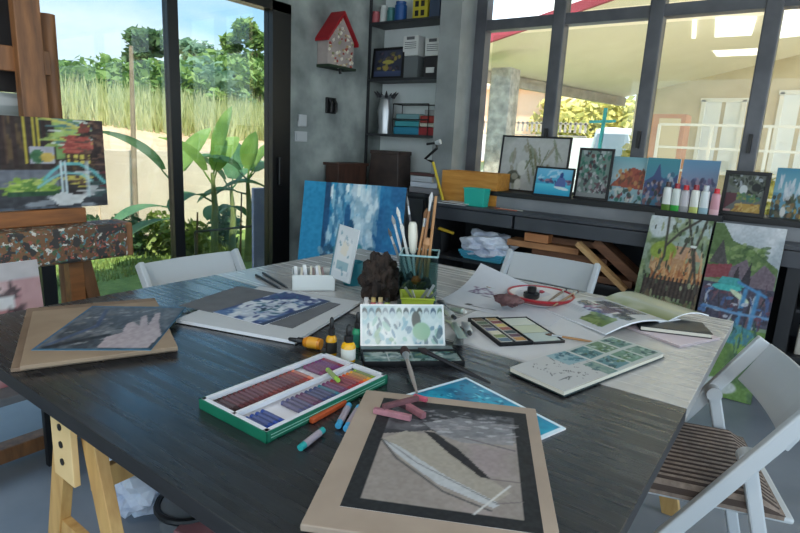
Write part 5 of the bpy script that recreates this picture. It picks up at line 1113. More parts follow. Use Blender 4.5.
# white ceramic spoon-like bottle head up, wooden spoon-like head, orange pot inside
a0, a1 = jt(413,252,.0), jt(413,222,.0)
t = thing('white_brush', 'stubby white round-headed brush standing in the glass jar', 'paint brush', (JC.x,JC.y,JC.z+.008))
part('head', MB().tube([a0+V((0,0,-.006)), a0, (a0+a1)/2, a1+V((0,0,-.012)), a1], [.006,.012,.017,.015,.011], 14), cm((216,214,200),.5), t, smooth=True); part('handle', MB().tube([V((JC.x,JC.y,JC.z+.008)), a0], .005, 8), cm((200,204,206),.4), t, smooth=True)
a0, a1 = jt(426,249,.01), jt(428,238,.01)
t = thing('wooden_spoon', 'light wooden spoon standing in the glass jar beside the stubby white brush', 'spoon', (JC.x+.02,JC.y+.01,JC.z+.008))
part('bowl', MB().tube([a0, (a0+a1)/2, a1], [.006,.015,.008], 12), cm((176,130,90),.6), t, smooth=True); part('handle', MB().tube([V((JC.x+.02,JC.y+.01,JC.z+.008)), a0], .005, 8), cm((160,116,76),.6), t, smooth=True)
t = thing('wooden_stick', 'bare wooden rod leaning among the brushes', 'stick', (JC.x+.03,JC.y,JC.z+.01)); part('rod', MB().tube([V((JC.x+.03,JC.y,JC.z+.01)), jt(436,196,.02)], .005, 8), cm((170,124,80),.6), t, smooth=True)
a = JC+V((-.005,-.005,.085)); single('orange_sponge', MB().tube([a-V((0,0,.012)), a, a+V((0,0,.016))], [.010,.02,.012], 10), cm((196,96,40),.8), 'small orange sponge stuck between the brush handles inside the jar', 'sponge', loc=a, smooth=True)
# dark lumps inside jar
for k, (dx, dz, cc, lb) in enumerate([(-.03,.05,(46,56,60),'dark rag stuffed at the cloth side of the glass jar'), (.025,.045,(60,54,50),'dark brown rag stuffed at the bottom of the glass jar')]):
    crumple(JC+V((dx,0,dz)), (.02,.03,.045), 'stuffed_rag', cm(cc,.9), lb, 'rag', 30+k, .8)
# green pot with tools
gc = tz(414,315,T0)+V((0,.010,0)); GP = mat('lime_plastic', (140,156,40), (156,170,50), 8, .4)
gp_ = thing('green_pot', 'lime green square pot full of small tools in front of the glass jar', 'pot', gc)
r0, r1, h_ = .044, .052, .064; vs = []
for r_, z in ((r0,0),(r1,h_),(r1+.003,h_),(r1+.003,h_+.006),(r1-.003,h_+.006),(r0-.002,.004)):
    for ux, uy in ((-1,-1),(1,-1),(1,1),(-1,1)): vs.append((ux*r_, uy*r_, z))
o = MB().add(vs, [(3,2,1,0)]+[(k*4+i,k*4+(i+1)%4,(k+1)*4+(i+1)%4,(k+1)*4+i) for k in range(5) for i in range(4)]+[(20,21,22,23)]).build('body', GP, gp_, bevel=.003); o.rotation_euler.z = R(38)
for k, (px, py, cc, lb) in enumerate([(434,285,(190,192,196),'silver palette knife leaning furthest out of the green pot'), (428,289,(150,154,160),'grey scraper leaning out of the green pot'), (405,287,(176,180,184),'small metal tool upright in the green pot'), (412,290,(200,200,196),'pale small tool in the middle of the green pot'), (437,292,(120,126,130),'dark grey tool hanging over the green pot rim')]):
    tip = ty(px, py, gc.y+.01); bs = gc+V((rnd.uniform(-.015,.015), rnd.uniform(-.015,.015), .008)); t = thing('craft_tool', lb, 'tool', bs, 0, 'tools in the green pot')
    part('handle', MB().tube([bs, bs+(tip-bs)*.6], .0035, 7), cm((90,80,70)), t); part('blade', MB().bar(bs+(tip-bs)*.6, tip, .009, .002), cm(cc,.3,metal=.7), t)
# silver paint tubes heaped beside the palette
def lying_tube(p, q, r, label, m, cap=(40,40,44)):
    p, q = V(p), V(q); d = (q-p); L = d.length; t = thing('metal_tube', label, 'paint tube', p, math.atan2(d.y,d.x), 'crumpled metal tubes'); t.rotation_euler.y = -math.asin(max(-1,min(1,d.z/L)))
    mb = MB(); n = 12; rows = [(0,1.25,.12),(L*.2,1.15,.45),(L*.5,1.0,.75),(L*.8,.95,.9),(L*.85,.5,.5)]
    for x, sy, sz in rows:
        for j in range(n): a = 2*math.pi*j/n; mb.v.append((x, r*sy*math.cos(a), r*sz*math.sin(a)*(1+.15*math.sin(5*a+x*90))))
    for i in range(len(rows)-1):
        for j in range(n): mb.f.append((i*n+j, i*n+(j+1)%n, (i+1)*n+(j+1)%n, (i+1)*n+j)); mb.mi.append(0)
    mb.f.append(tuple(range(n))[::-1]); mb.mi.append(0); mb.build('body', m, t, smooth=True)
    MB().cyl((L*.85,0,0), (L,0,0), r*.55, r*.5, n=10).build('cap', cm(cap,.4), t, smooth=True); return t
TUB = [cm((196,200,202),.28,metal=.6), cm((150,164,156),.35,metal=.4), cm((120,126,130),.3,metal=.7)]
for k, (p, q, z, lb) in enumerate([((446,318),(462,330),.012,'squeezed silver tube lying nearest the palette lid'), ((450,308),(466,312),.012,'silver tube lying at the top of the little heap by the palette'), ((458,345),(461,330),.012,'greenish tube at the foot of the little heap by the palette'), ((441,306),(455,318),.030,'silver tube lying across the two others by the palette'), ((463,338),(452,322),.032,'pale tube on top of the heap, pointing at the palette'), ((440,300),(446,310),.014,'short tube at the jar side of the heap'), ((466,322),(470,334),.013,'short greenish tube at the pan-set side of the heap')]):
    lying_tube(tz(*p, T0+z), tz(*q, T0+z+.003), .0115, lb, TUB[k % 3], cap=[(40,40,44),(200,200,196),(50,80,60)][k % 3])
# watercolour palette (open, lid up)
A_, B_ = tz(364,363,T0+.012), tz(465,362,T0+.012); u_ = (B_-A_).normalized(); v_ = V((-u_.y,u_.x,0)); L_ = (B_-A_).length; Dp = .085
wp = thing('watercolour_palette', 'open metal watercolour palette with its lid of mixing wells raised', 'palette', A_+u_*L_/2); wp.location.z = T0
a0 = V(A_); a0.z = T0
TIN = mat('enamel_white', (196,206,204), rough=.3)
part('base_tin', MB().obox(a0, u_*L_, v_*Dp, (0,0,.008)).obox(a0, u_*L_, v_*.003, (0,0,.015)).obox(a0+v_*(Dp-.003), u_*L_, v_*.003, (0,0,.015)).obox(a0, u_*.003, v_*Dp, (0,0,.015)).obox(a0+u_*(L_-.003), u_*.003, v_*Dp, (0,0,.015)), BLACKM, wp)
A = Art(90, 30, (120,150,146), 70); A.cloud((40,90,96), 8, 4, .45, 6, .9); A.cloud((190,206,200), 9, 4, .55, 6, .9); A.dabs(50,(0,0,1,1),[(30,60,70),(90,150,140),(206,214,210),(40,50,50),(110,130,90)],(.01,.03),(.05,.14))
for t_ in (.25,.5,.75): A.line([(t_,0),(t_,1)],.006,(206,214,214))
P = a0+V((0,0,.0095))+u_*.004+v_*.004; o = picmesh('mixing_tray', A, P, P+u_*(L_-.008), P+v_*(Dp-.008), wp, m=ARTG, thick=.001, loc=wp.location.copy()); o.location = (0,0,0)
ml = part('middle_strip', MB().obox(a0+v_*(Dp+.001)+V((0,0,0)), u_*(L_*.96), v_*.022, (0,0,.016)), cm((120,130,130),.3,metal=.5), wp)
# lid
hb_ = a0+v_*(Dp+.026)+V((0,0,.014)); lean = R(28); w_ = v_*math.sin(lean)+V((0,0,math.cos(lean))); hl = ty(400,313,hb_.y+.05).z-hb_.z; hl = hl/math.cos(lean)
nl = u_.cross(w_)*1.0
A = Art(110, 40, (178,204,206), 71); A.cloud((120,176,190), 7, 4, .5, 5, .8); A.cloud((224,230,228), 6, 3, .5, 4, .7)
for k in range(12):
    x_ = .05+.082*k; A.ell(x_, .78, .032, .13, [(40,70,80),(60,110,130),(30,60,60),(110,130,140),(50,90,120),(90,130,110)][k % 6]); A.ell(x_, .72, .03, .1, (190,214,214), .8)
A.dabs(60,(.05,.05,.95,.6),[(90,160,180),(120,180,160),(60,120,150),(206,220,216),(100,160,120),(50,90,110)],(.012,.035),(.05,.14),.75,(-.3,.3)); A.ell(.66,.62,.05,.2,(30,60,60)); A.ell(.72,.35,.1,.2,(120,180,140)); A.rect(0,0,1,.04,(230,234,232)); A.rect(0,.95,1,1,(220,226,226)); A.rect(0,0,.02,1,(220,226,226)); A.rect(.98,0,1,1,(220,226,226))
P = hb_; Ll = u_*L_*.90; o = picmesh('lid', A, P, P+Ll, P+w_*hl, wp, m=ARTG, thick=.009, side=TIN, loc=wp.location.copy()); o.location = (0,0,0)
# big mop brush over the palette and a long black brush
p_, q_ = tz(417,393,T0+.006), ty(404,349,a0.y+.06); q_ = tz(404,349,T0+.03)
brush(p_, q_, 'mop brush with a dark round head resting on the palette', (150,140,134), (54,36,34), rb=.013, lb_=.03, rh=.005, round_=True, group='brushes lying by the palette')
p_, q_ = tz(490,383,T0+.006), tz(418,348,T0+.03)
brush(p_, q_, 'long black-handled brush slanting from the palette towards the teal picture', (24,22,26), (40,32,34), rb=.009, lb_=.035, rh=.0055, ferr=(60,60,64), group='brushes lying by the palette')
# dropper bottles
BUL = BLKRUB
def dropper(p, label, liq, lab, H=.062, r=.0165, capc=None):
    t = thing('dropper_bottle', label, 'bottle', p, 0, 'dropper bottles of ink')
    MB().lathe([(0,0),(r*.95,0),(r,.003),(r,H*.62),(r*.8,H*.74),(r*.45,H*.8),(r*.45,H*.84),(0,H*.84)], n=24).build('glass_body', cm(liq,.12), t, smooth=True)
    MB().lathe([(r*1.02,H*.12),(r*1.02,H*.55)], n=24).build('paper_label', cm(lab,.5), t, smooth=True)
    MB().lathe([(0,H*.8),(r*.62,H*.8),(r*.62,H*1.04),(r*.5,H*1.06),(0,H*1.06)], n=20).build('collar', cm(capc or (22,22,24),.4), t, smooth=True)
    MB().lathe([(0,H*1.06),(r*.36,H*1.06),(r*.4,H*1.2),(r*.34,H*1.42),(r*.16,H*1.48),(0,H*1.49)], n=18).build('rubber_bulb', BUL, t, smooth=True); return t
dropper(tz(331,355,T0), 'amber dropper bottle with a dark label standing between the fallen one and the white-labelled one', (206,150,20), (30,26,22), H=.070, r=.0145)
dropper(tz(348,361,T0), 'yellow dropper bottle with a white label standing closest to the pastel box', (226,170,20), (214,214,206), H=.066, r=.0185)
dropper(tz(357,346,T0), 'green dropper bottle standing beside the palette', (20,140,96), (30,110,90), H=.066, r=.0145)
d = dropper((0,0,0), 'amber dropper bottle lying on its side beside the drawing pad', (196,120,20), (214,150,40), H=.066, r=.0155)
a, b = tz(321,350,T0), tz(292,345,T0); dd = (b-a); d.location = a+V((0,0,.0160)); d.rotation_euler = (0, R(90), math.atan2(dd.y, dd.x))
# ---------------------------------------------------------------- oil pastel box
q1, q2, q3, q4 = tz(203,398,T0+.022), tz(262,434,T0+.022), tz(387,376,T0+.022), tz(325,351,T0+.022)
ctr = (q1+q2+q3+q4)/4; ldir = ((q4-q1)+(q3-q2)).normalized(); LW = ((q4-q1).length+(q3-q2).length)/2; SW = ((q2-q1).length+(q3-q4).length)/2
rzb = math.atan2(ldir.y, ldir.x)      # local x = long axis, local y = towards the bottles
pb = thing('pastel_box', 'green-sided oil pastel box with two rows of paper-wrapped sticks', 'box', (ctr.x,ctr.y,T0), rzb)
GBX = mat('green_box_card', (14,92,70), (20,112,84), 10, .4); WTR = mat('white_foam_tray', (214,214,220), rough=.5)
Hb = .022
MB().box((0,0,.0015),(LW,SW,.003)).box((0,-SW/2+.0015,Hb/2),(LW,.003,Hb)).box((0,SW/2-.0015,Hb/2),(LW,.003,Hb)).box((-LW/2+.0015,0,Hb/2),(.003,SW,Hb)).box((LW/2-.0015,0,Hb/2),(.003,SW,Hb)).build('box_body', GBX, pb)
bd = .009
tm = MB(); tm.box((0,-SW/2+bd/2+.003,Hb-.004),(LW-.006,bd,.010)); tm.box((0,SW/2-bd/2-.003,Hb-.004),(LW-.006,bd,.010)); tm.box((-LW/2+bd/2+.003,0,Hb-.004),(bd,SW-.006,.010)); tm.box((LW/2-bd/2-.003,0,Hb-.004),(bd,SW-.006,.010)); tm.box((0,0,Hb-.004),(LW-.01,bd*.9,.010)); tm.box((0,0,.005),(LW-.012,SW-.012,.004))
tm.build('white_tray', WTR, pb)
st = MB()
for k in range(2): st.box((0,-SW/2-.0004+(0 if k == 0 else 0),.008+.006*k),(LW*.94,.0006,.0012))
st.build('pale_stripe', cm((150,196,176)), pb)
def pastel_mesh(col):
    key = 'pst%02x%02x%02x' % col
    if key in _m: return _m[key]
    L, r = .066, .0052; st_ = MB(); st_.cyl((0,-L/2,r),(0,L/2,r),r,n=10); me1 = st_.build('stick', cm(col,.6), smooth=True)
    wr_ = MB(); wr_.cyl((0,-L*.30,r),(0,L*.38,r),r*1.06,n=10,cap=False); wc = tuple(int(.5*c+.5*v) for c, v in zip(col,(120,112,122))); me2 = wr_.build('paper_wrapper', cm(wc,.55), smooth=True)
    _m[key] = (me1.data, me2.data); bpy.data.objects.remove(me1); bpy.data.objects.remove(me2); return _m[key]
def pastel(loc, rz, col, label, group, tilt=0):
    d1, d2 = pastel_mesh(col); t = thing('oil_pastel', label, 'pastel', loc, rz, group); t.rotation_euler.x = tilt
    a = bpy.data.objects.new('stick', d1); b = bpy.data.objects.new('paper_wrapper', d2)
    for o in (a, b): COL.objects.link(o); o.parent = t
    return t
def locw(x, y, z): c, s = math.cos(rzb), math.sin(rzb); return V((ctr.x+x*c-y*s, ctr.y+x*s+y*c, T0+z))
ORD = 'first second third fourth fifth sixth seventh eighth ninth tenth eleventh twelfth thirteenth fourteenth fifteenth sixteenth seventeenth eighteenth nineteenth twentieth twenty-first twenty-second twenty-third twenty-fourth twenty-fifth twenty-sixth'.split()
rowA = [((56,36,36),'black-brown')]*2+[((86,40,44),'dark maroon')]*3+[((96,44,52),'wine-red')]*3+[((120,60,60),'dull red')]*3+[((100,50,56),'brownish maroon')]*3+[((130,66,60),'brick-brown')]*2+[((150,60,60),'dusky red')]*1+[((216,120,90),'salmon')]*1+[None]*2+[((120,60,96),'plum')]*3+[((110,54,110),'purple')]*2+[((140,50,70),'crimson')]*1
rowB = [((40,70,150),'blue')]*4+[None]*3+[((84,84,120),'slate-blue')]*3+[((96,60,90),'dull violet')]*2+[((60,70,110),'indigo')]*3+[((50,110,130),'teal')]*1+[((110,50,90),'magenta')]*2+[((150,40,50),'red')]*3+[((206,70,40),'orange-red')]*1+[((220,120,40),'orange')]*1+[((216,160,50),'golden yellow')]*1+[((130,160,60),'leaf green')]*1
for row, ys, rn in ((rowA, SW/4+.0, 'bottle-side'), (rowB, -SW/4, 'loose-stick-side')):
    n = len(row); x0 = -LW/2+.021; dx = (LW-.042)/(n-1)
    for i, c in enumerate(row):
        if c: pastel(locw(x0+dx*i, ys, .0072), rzb, c[0], '%s oil pastel, %s slot of the %s row of the box' % (c[1], ORD[i], rn), 'oil pastels in the box')
pastel(locw(LW*.24, -SW*.08, .020), rzb-R(25), (150,190,70), 'lime-tipped oil pastel lying loose across the rows of the box', None)
# loose sticks on the table
for (p, q, col, lb) in [((300,449),(323,431),(30,150,150),'teal-ended grey-wrapped stick lying alone on the black table'), ((338,427),(349,406),(60,150,190),'blue-ended stick lying beside the pastel box, next to its pair'), ((346,430),(359,408),(70,160,206),'blue-ended stick lying closest to the framed sketch board')]:
    a, b = tz(*p, T0+.006), tz(*q, T0+.006); L = (b-a).length; t = thing('loose_pastel', lb, 'pastel', (a+b)/2-V((0,0,.0055)), math.atan2((b-a).y,(b-a).x)-math.pi/2, 'sticks lying on the black table')
    MB().cyl((0,-L/2,.0075),(0,L/2,.0075),.0065,n=12).build('stick', cm(col,.6), t, smooth=True); MB().cyl((0,-L*.33,.0075),(0,L*.33,.0075),.0071,n=12,cap=False).build('paper_wrapper', cm((150,140,150),.6), t, smooth=True)
a, b = tz(311,421,T0+.006), tz(345,402,T0+.006)
single('orange_stick', MB().bar(a, b, .011, .011), cm((176,76,34),.6), 'orange-brown crayon stick lying along the pastel box', 'pastel', loc=a, bevel=.002)
# ---------------------------------------------------------------- teal picture
P, Q, T = rect3(tz(566,428,T0+.004), tz(466,377,T0+.004), tz(548,438,T0+.004), h=.21)
A = Art(90, 70, (20,120,150), 80); A.cloud((30,150,176), 6, 5, .45, 5, .8); A.cloud((14,84,116), 7, 5, .5, 5, .8); A.dabs(120,(.25,.1,.9,.6),[(90,190,206),(16,80,110),(120,206,216),(14,70,96)],(.01,.03),(.006,.015),.8); 
for s_ in ((0,0,1,.035),(0,.965,1,1),(0,0,.025,1),(.975,0,1,1)): A.rect(*s_, (206,222,230))
A.sat = 1.1; A.val = 1.05; P2 = Q+(T-P); flat('teal_picture', A, Q+(T-P), P+(T-P), Q, 'teal sea picture with a white border peeping out from under the framed sketch board', 'painting', m=ARTG, thick=.004) if ((P-Q).cross(P-T)).z < 0 else flat('teal_picture', A, P, Q, T, 'teal sea picture with a white border peeping out from under the framed sketch board', 'painting', m=ARTG, thick=.004)
# ---------------------------------------------------------------- front board with framed boat sketch
zb_ = T0+.0055; ht = .012
A0, B0, C0 = tz(300,524,zb_+ht), tz(377,393,zb_+ht), tz(537,411,zb_+ht)
uu = (C0-B0).normalized(); vv = (B0-A0); vv = (vv-uu*vv.dot(uu)).normalized(); Wb, Hb_ = .365, .455
Pb = V(A0); Pb.z = zb_
bm_ = mat('sketch_board', (146,130,116), (172,156,140), 4, .7, bump=.05, detail=8)
fb = single('sketch_board', MB().obox(Pb, uu*Wb, vv*Hb_, (0,0,ht)), bm_, 'tan wooden drawing board carrying the black-bordered boat sketch', 'board', loc=Pb, bevel=.002)
zs_ = zb_+ht+.0003
fa = tz(333,505,zs_); fbp = tz(389,397,zs_); fc = tz(526,415,zs_)
def bl(a, b): p = Pb+uu*a+vv*b; p.z = zs_; return p
e0 = ((fa-Pb).dot(uu), (fa-Pb).dot(vv)); e1 = ((fbp-Pb).dot(uu), (fbp-Pb).dot(vv)); e2 = ((fc-Pb).dot(uu), (fc-Pb).dot(vv))
a0_, a1_, b0_, b1_ = (e0[0]+e1[0])/2, e2[0], e0[1], (e1[1]+e2[1])/2
A = Art(110, 140, (40,42,46), 90); A.grain(3)
A.rect(.085,.065,.915,.935,(160,148,140)); 
m_ = lambda u, v: (.085+.83*u, .065+.87*v)
A.cloud((180,166,156), 6, 8, .5, 4, .6, (.085,.065,.915,.935)); A.cloud((170,150,154), 4, 5, .5, 4, .6, (.6,.065,.915,.6))
A.poly([m_(0,.62),m_(.35,.72),m_(.55,.66),m_(1,.8),m_(1,1),m_(0,1)],(62,64,70)); A.cloud((110,110,116), 7, 7, .48, 5, .8, (.085,.66,.915,.935)); A.dabs(80,(.12,.7,.9,.93),[(44,46,50),(130,130,136),(80,80,86),(170,170,174)],(.01,.05),(.004,.012),.7,(-.3,.4))
A.poly([m_(.28,.8),m_(.55,.92),m_(.98,.88),m_(.98,.66),m_(.6,.62),m_(.42,.68)],(150,150,156),.8); A.dabs(50,(.4,.66,.9,.86),[(196,196,200),(120,122,130),(166,160,164)],(.02,.06),(.004,.012),.7,(-.1,.4))
A.poly([m_(.0,.56),m_(.16,.68),m_(.35,.66),m_(.62,.42),m_(.93,.2),m_(.82,.1),m_(.5,.18),m_(.2,.36)],(176,166,150)); A.poly([m_(.0,.56),m_(.12,.44),m_(.45,.2),m_(.82,.06),m_(.86,.1),m_(.5,.28),m_(.15,.5)],(196,200,204)); A.line([m_(.0,.56),m_(.15,.38),m_(.5,.14),m_(.8,.04)],.006,(70,72,76)); A.line([m_(.03,.55),m_(.3,.36),m_(.84,.1)],.004,(120,120,124))
A.poly([m_(.3,.7),m_(.38,.7),m_(.56,.56),m_(.8,.3),m_(.74,.3),m_(.5,.5)],(46,44,48)); A.line([m_(.6,.68),m_(.98,.6)],.006,(110,104,110)); A.line([m_(.7,.0),m_(.93,.26)],.006,(224,224,222)); A.line([m_(.84,.1),m_(1,.14)],.004,(120,110,110)); A.line([m_(.78,.3),m_(1,.3)],.004,(110,100,100)); A.grain(8)
flat('boat_sketch', A, bl(a0_,b0_), bl(a1_,b0_), bl(a0_,b1_), 'charcoal sketch of a beached boat inside a black border, lying on the tan board', 'sketch', thick=.001)
# chalk pieces on it
zk = zs_+.0012
for k, (p, q, col, w, lb) in enumerate([((374,410),(411,418),(176,120,130),.011,'longest pinkish chalk stick, lying lowest on the black border'), ((383,407),(418,398),(110,70,76),.010,'maroon chalk stick lying across the pink one'), ((404,404),(424,416),(150,96,104),.012,'dusty rose chalk stub pointing to the boat'), ((414,396),(427,400),(196,90,110),.009,'short bright pink chalk stub at the board edge'), ((396,402),(410,408),(90,60,66),.010,'dark brown chalk stub between the pink sticks')]):
    z_ = zk+w*.5+(.010 if k in (1,) else 0)
    single('chalk_stick', MB().bar(tz(*p, z_), tz(*q, z_+(.002 if k == 1 else 0)), w, w), mat('chalk_%d' % k, tuple(int(c*.85) for c in col), col, 60, .8), lb, 'chalk', loc=tz(*p, z_), group='chalk sticks on the boat sketch', bevel=.001)
# ---------------------------------------------------------------- white papers on the pale table
def paper(nm, pts, z, label, m=None):
    P = [tz(*p, z) for p in pts]; return single(nm, MB().ext(P, (0,0,.0004)), m or WHITEP, label, 'paper', loc=P[0])
Pw, Qw, Tw = rect3(tz(541,366,T0), tz(636,331,T0), tz(465,345,T0))
A = Art(60, 40, (226,226,228), 95); A.grain(2)
p0 = V((-.86,1.345,T0)); flat('paper_sheet', A, (-.86,1.345,T0+.0012), (-.44,1.345,T0+.0012), (-.86,2.02,T0+.0012), 'large blank white sheet lying under the pan set and the sketchbook', 'paper', thick=.0006)
# curled sheet with bird sketch
A = Art(80, 50, (216,218,226), 96); A.line([(.12,.62),(.2,.5),(.32,.56),(.2,.66),(.1,.5)],.006,(110,80,120)); A.line([(.1,.5),(.4,.45)],.004,(90,80,110)); A.dabs(10,(.1,.5,.34,.64),[(120,80,120),(150,110,140)],(.01,.03),(.006,.015),.7,(-.3,.3)); A.line([(.3,.1),(.5,.12)],.005,(60,60,70)); A.ell(.26,.12,.03,.03,(60,60,66)); A.grain(2)
pA, pB = tz(443,304,T0+.004), tz(560,318,T0+.004); pC = tz(437,282,T0+.004)
X_ = tz(436,296,T0).x
pl, pr_, tl = V((-1.04,1.66,T0+.003)), V((-.62,1.66,T0+.003)), V((-1.04,2.06,T0+.003))
pl = tz(436,301,T0+.003); pr_ = pl+V((.42,.02,0)); tl = pl+V((-.02,.36,0))
flat('curled_sheet', A, pl, pr_, tl, 'white sheet with a purple bird sketch curling up behind the tubes', 'paper', thick=.0006, curl=lambda u, v: .085*v**3*max(0,1-u/.85)**1.1)
# small postcard on it
P, Q, T = rect3(tz(486,292,T0+.006), tz(510,294,T0+.006), tz(484,279,T0+.006)); A = Art(30, 20, (150,190,160), 97); A.dabs(30,(0,0,1,1),[(90,150,110),(200,216,206),(60,120,130),(190,120,110)],(.04,.12),(.05,.1)); A.grad((120,180,190),(206,220,224),.6,1)
flat('postcard', A, P+V((0,0,.018)), Q+V((0,0,.012)), T+V((0,0,.034)), 'small green landscape card lying beside the red-rimmed plate', 'card', thick=.001)
# ---------------------------------------------------------------- red-rimmed plate with ink pot
pc = (tz(495,298,T0+.01)+tz(583,300,T0+.01))/2; pcx = tz(540,299,T0+.012); pr0 = (tz(495,298,T0+.01)-tz(583,300,T0+.01)).length/2
pc = V((pcx.x,pcx.y,T0+.006)); pr0 = .122
pl_ = thing('red_plate', 'round white plate with a red rim holding an ink pot and brushes', 'plate', pc)
MB().lathe([(0,0),(pr0*.75,0),(pr0*.82,.004),(pr0*.96,.024),(pr0*.92,.024),(pr0*.76,.007),(0,.005)], n=48).build('dish', cm((214,212,210),.25), pl_, smooth=True)
MB().lathe([(pr0*.86,.009),(pr0*1.0,.022),(pr0*1.0,.029),(pr0*.95,.030),(pr0*.93,.022),(pr0*.86,.009)], n=48).build('rim', cm((150,20,32),.3), pl_, smooth=True)
ip = tz(531,299,T0+.008); t = thing('ink_pot', 'squat black ink pot with a black lid on the red-rimmed plate', 'ink pot', (ip.x,ip.y,T0+.0118))
MB().lathe([(0,0),(.026,0),(.03,.006),(.03,.02),(.018,.026),(0,.026)], n=22).build('pot', cm((20,22,28),.15), t, smooth=True); MB().lathe([(0,.026),(.017,.026),(.017,.042),(.012,.045),(0,.045)], n=20).build('lid', cm((14,14,18),.3), t, smooth=True)
crumple(tz(508,300,T0+.04)+V((0,0,0)), (.042,.032,.016), 'paint_rag', mat('maroon_rag', (74,48,50), (110,80,80), 30, .9), 'dull maroon paint rag hanging over the edge of the red-rimmed plate', 'rag', 41, .6)
for (p, q, h, b, lb) in [((553,306),(578,291),(150,120,90),(90,60,50),'short brown brush lying on the red-rimmed plate, closest to its rim'), ((546,303),(566,289),(120,100,84),(60,50,50),'slim dark brush lying next to the ink pot'), ((520,290),(545,292),(196,196,200),(150,60,70),'pale brush lying behind the ink pot on the plate')]:
    brush(tz(*p, T0+.030), tz(*q, T0+.034), lb, h, b, rb=.007, lb_=.02, rh=.004, group='brushes on the red-rimmed plate')
# ---------------------------------------------------------------- pan watercolour set
z_ = T0+.013
w0, w1, w3 = tz(468,318,z_), tz(500,343,z_), tz(520,314,z_); w2 = tz(552,331,z_)
u_ = (w1-w0).normalized(); v_ = (w3-w0); v_ = (v_-u_*v_.dot(u_)).normalized(); Lu, Lv = (w1-w0).length, ((w3-w0).length+(w2-w1).length)/2
ps = thing('pan_watercolour_set', 'open black tin of watercolour pans with a white mixing lid', 'paint set', ((w0+w2)/2).xy.to_3d()+V((0,0,T0+.002)))
for half, (s0, s1) in enumerate(((0,.5),(.51,1))):
    O = V(w0)+v_*Lv*s0; O.z = T0+.002; Wd = v_*Lv*(s1-s0); hh_ = .012 if half == 0 else .008
    part('tin_half' , MB().obox(O, u_*Lu, Wd, (0,0,hh_*.6)).obox(O, u_*.003, Wd, (0,0,hh_)).obox(O+u_*(Lu-.003), u_*.003, Wd, (0,0,hh_)).obox(O, u_*Lu, v_*.003, (0,0,hh_)).obox(O+Wd-v_*.003, u_*Lu, v_*.003, (0,0,hh_)), BLACKM if half == 0 else cm((60,58,58),.35), ps)
    if half == 1:
        for j in range(3): 
            part('mixing_well', MB().obox(O+u_*(.006+j*(Lu-.012)/3)+v_*.007+V((0,0,hh_*.62)), u_*((Lu-.012)/3-.004), Wd-v_*.014, (0,0,.0012)), [cm((206,210,196),.25), cm((190,196,170),.25), cm((176,190,186),.25)][j], ps, bevel=.001)
PC = [(96,70,40),(150,120,60),(60,80,50),(120,50,50),(70,60,50),(190,170,90),(60,70,110),(150,80,60),(206,196,170),(40,60,60),(120,130,70),(90,50,70),(70,100,120),(180,130,60)]
for i in range(7):
    for j in range(2):
        O = V(w0)+v_*(Lv*.04+Lv*.23*j)+u_*(.008+i*(Lu-.016)/7); O.z = T0+.002+.0075; c = PC[(i*2+j) % 14]
        o = part('colour_pan', MB().obox(O, u_*((Lu-.016)/7-.002), v_*Lv*.17, (0,0,.0035)), [cm((210,206,196),.4), ], ps)
        q = MB().obox(O+u_*.0015+v_*.0015+V((0,0,.0032)), u_*((Lu-.016)/7-.005), v_*(Lv*.17-.003), (0,0,.0008)).build('paint', cm(c,.4), o, loc=ps.location.copy()); q.location = (0,0,0)
brush(tz(600,343,T0+.008), tz(545,334,T0+.010), 'long wooden brush lying between the pan set and the sketchbook', (160,116,70), (90,66,50), rb=.005, lb_=.02, rh=.0035, group=None)
# ---------------------------------------------------------------- open sketchbook
z_ = T0+.016
s0, s1, s2, s3 = tz(513,368,z_), tz(560,391,z_), tz(672,352,z_), tz(605,337,z_)
lx = ((s2-s1)+(s3-s0)).normalized(); ly = V((-lx.y,lx.x,0)); SL, SWd = ((s2-s1).length+(s3-s0).length)/2, ((s0-s1).length+(s3-s2).length)/2
sc0 = (s0+s1+s2+s3)/4; sbk = thing('sketchbook', 'open sketchbook with ink doodles on one page and blue-green landscapes on the other', 'sketchbook', (sc0.x,sc0.y,T0+.0022))
O = V((sc0.x,sc0.y,T0+.0022))-lx*SL/2-ly*SWd/2
part('cover', MB().obox(O, lx*SL, ly*SWd, (0,0,.003)), cm((22,40,40),.4), sbk, bevel=.001); part('page_block', MB().obox(O+lx*.003+ly*.003+V((0,0,.003)), lx*(SL*.5-.004), ly*(SWd-.006), (0,0,.009)), CREAMP, sbk); part('page_block', MB().obox(O+lx*(SL*.5+.001)+ly*.003+V((0,0,.003)), lx*(SL*.5-.004), ly*(SWd-.006), (0,0,.009)), CREAMP, sbk)
A = Art(60, 50, (206,206,204), 100); A.dabs(60,(.08,.1,.95,.9),[(70,70,74),(110,110,114),(40,40,44),(150,150,150)],(.006,.03),(.004,.012),.8); 
for k in range(9): x, y = A.rs.uniform(.1,.9), A.rs.uniform(.15,.85); A.line([(x,y),(x+A.rs.uniform(-.1,.1),y+A.rs.uniform(-.15,.15)),(x+A.rs.uniform(-.12,.12),y+A.rs.uniform(-.1,.1))],.006,(70,72,78))
A.rect(.78,.0,1,.45,(120,160,150)); A.dabs(14,(.78,.0,1,.45),[(60,110,120),(150,176,160)],(.02,.05),(.02,.05)); A.rect(.62,.55,1,1,(150,190,200)); A.dabs(18,(.64,.58,1,.98),[(60,130,150),(90,160,170),(30,90,110)],(.02,.05),(.02,.05))
B = Art(70, 50, (206,214,206), 101)
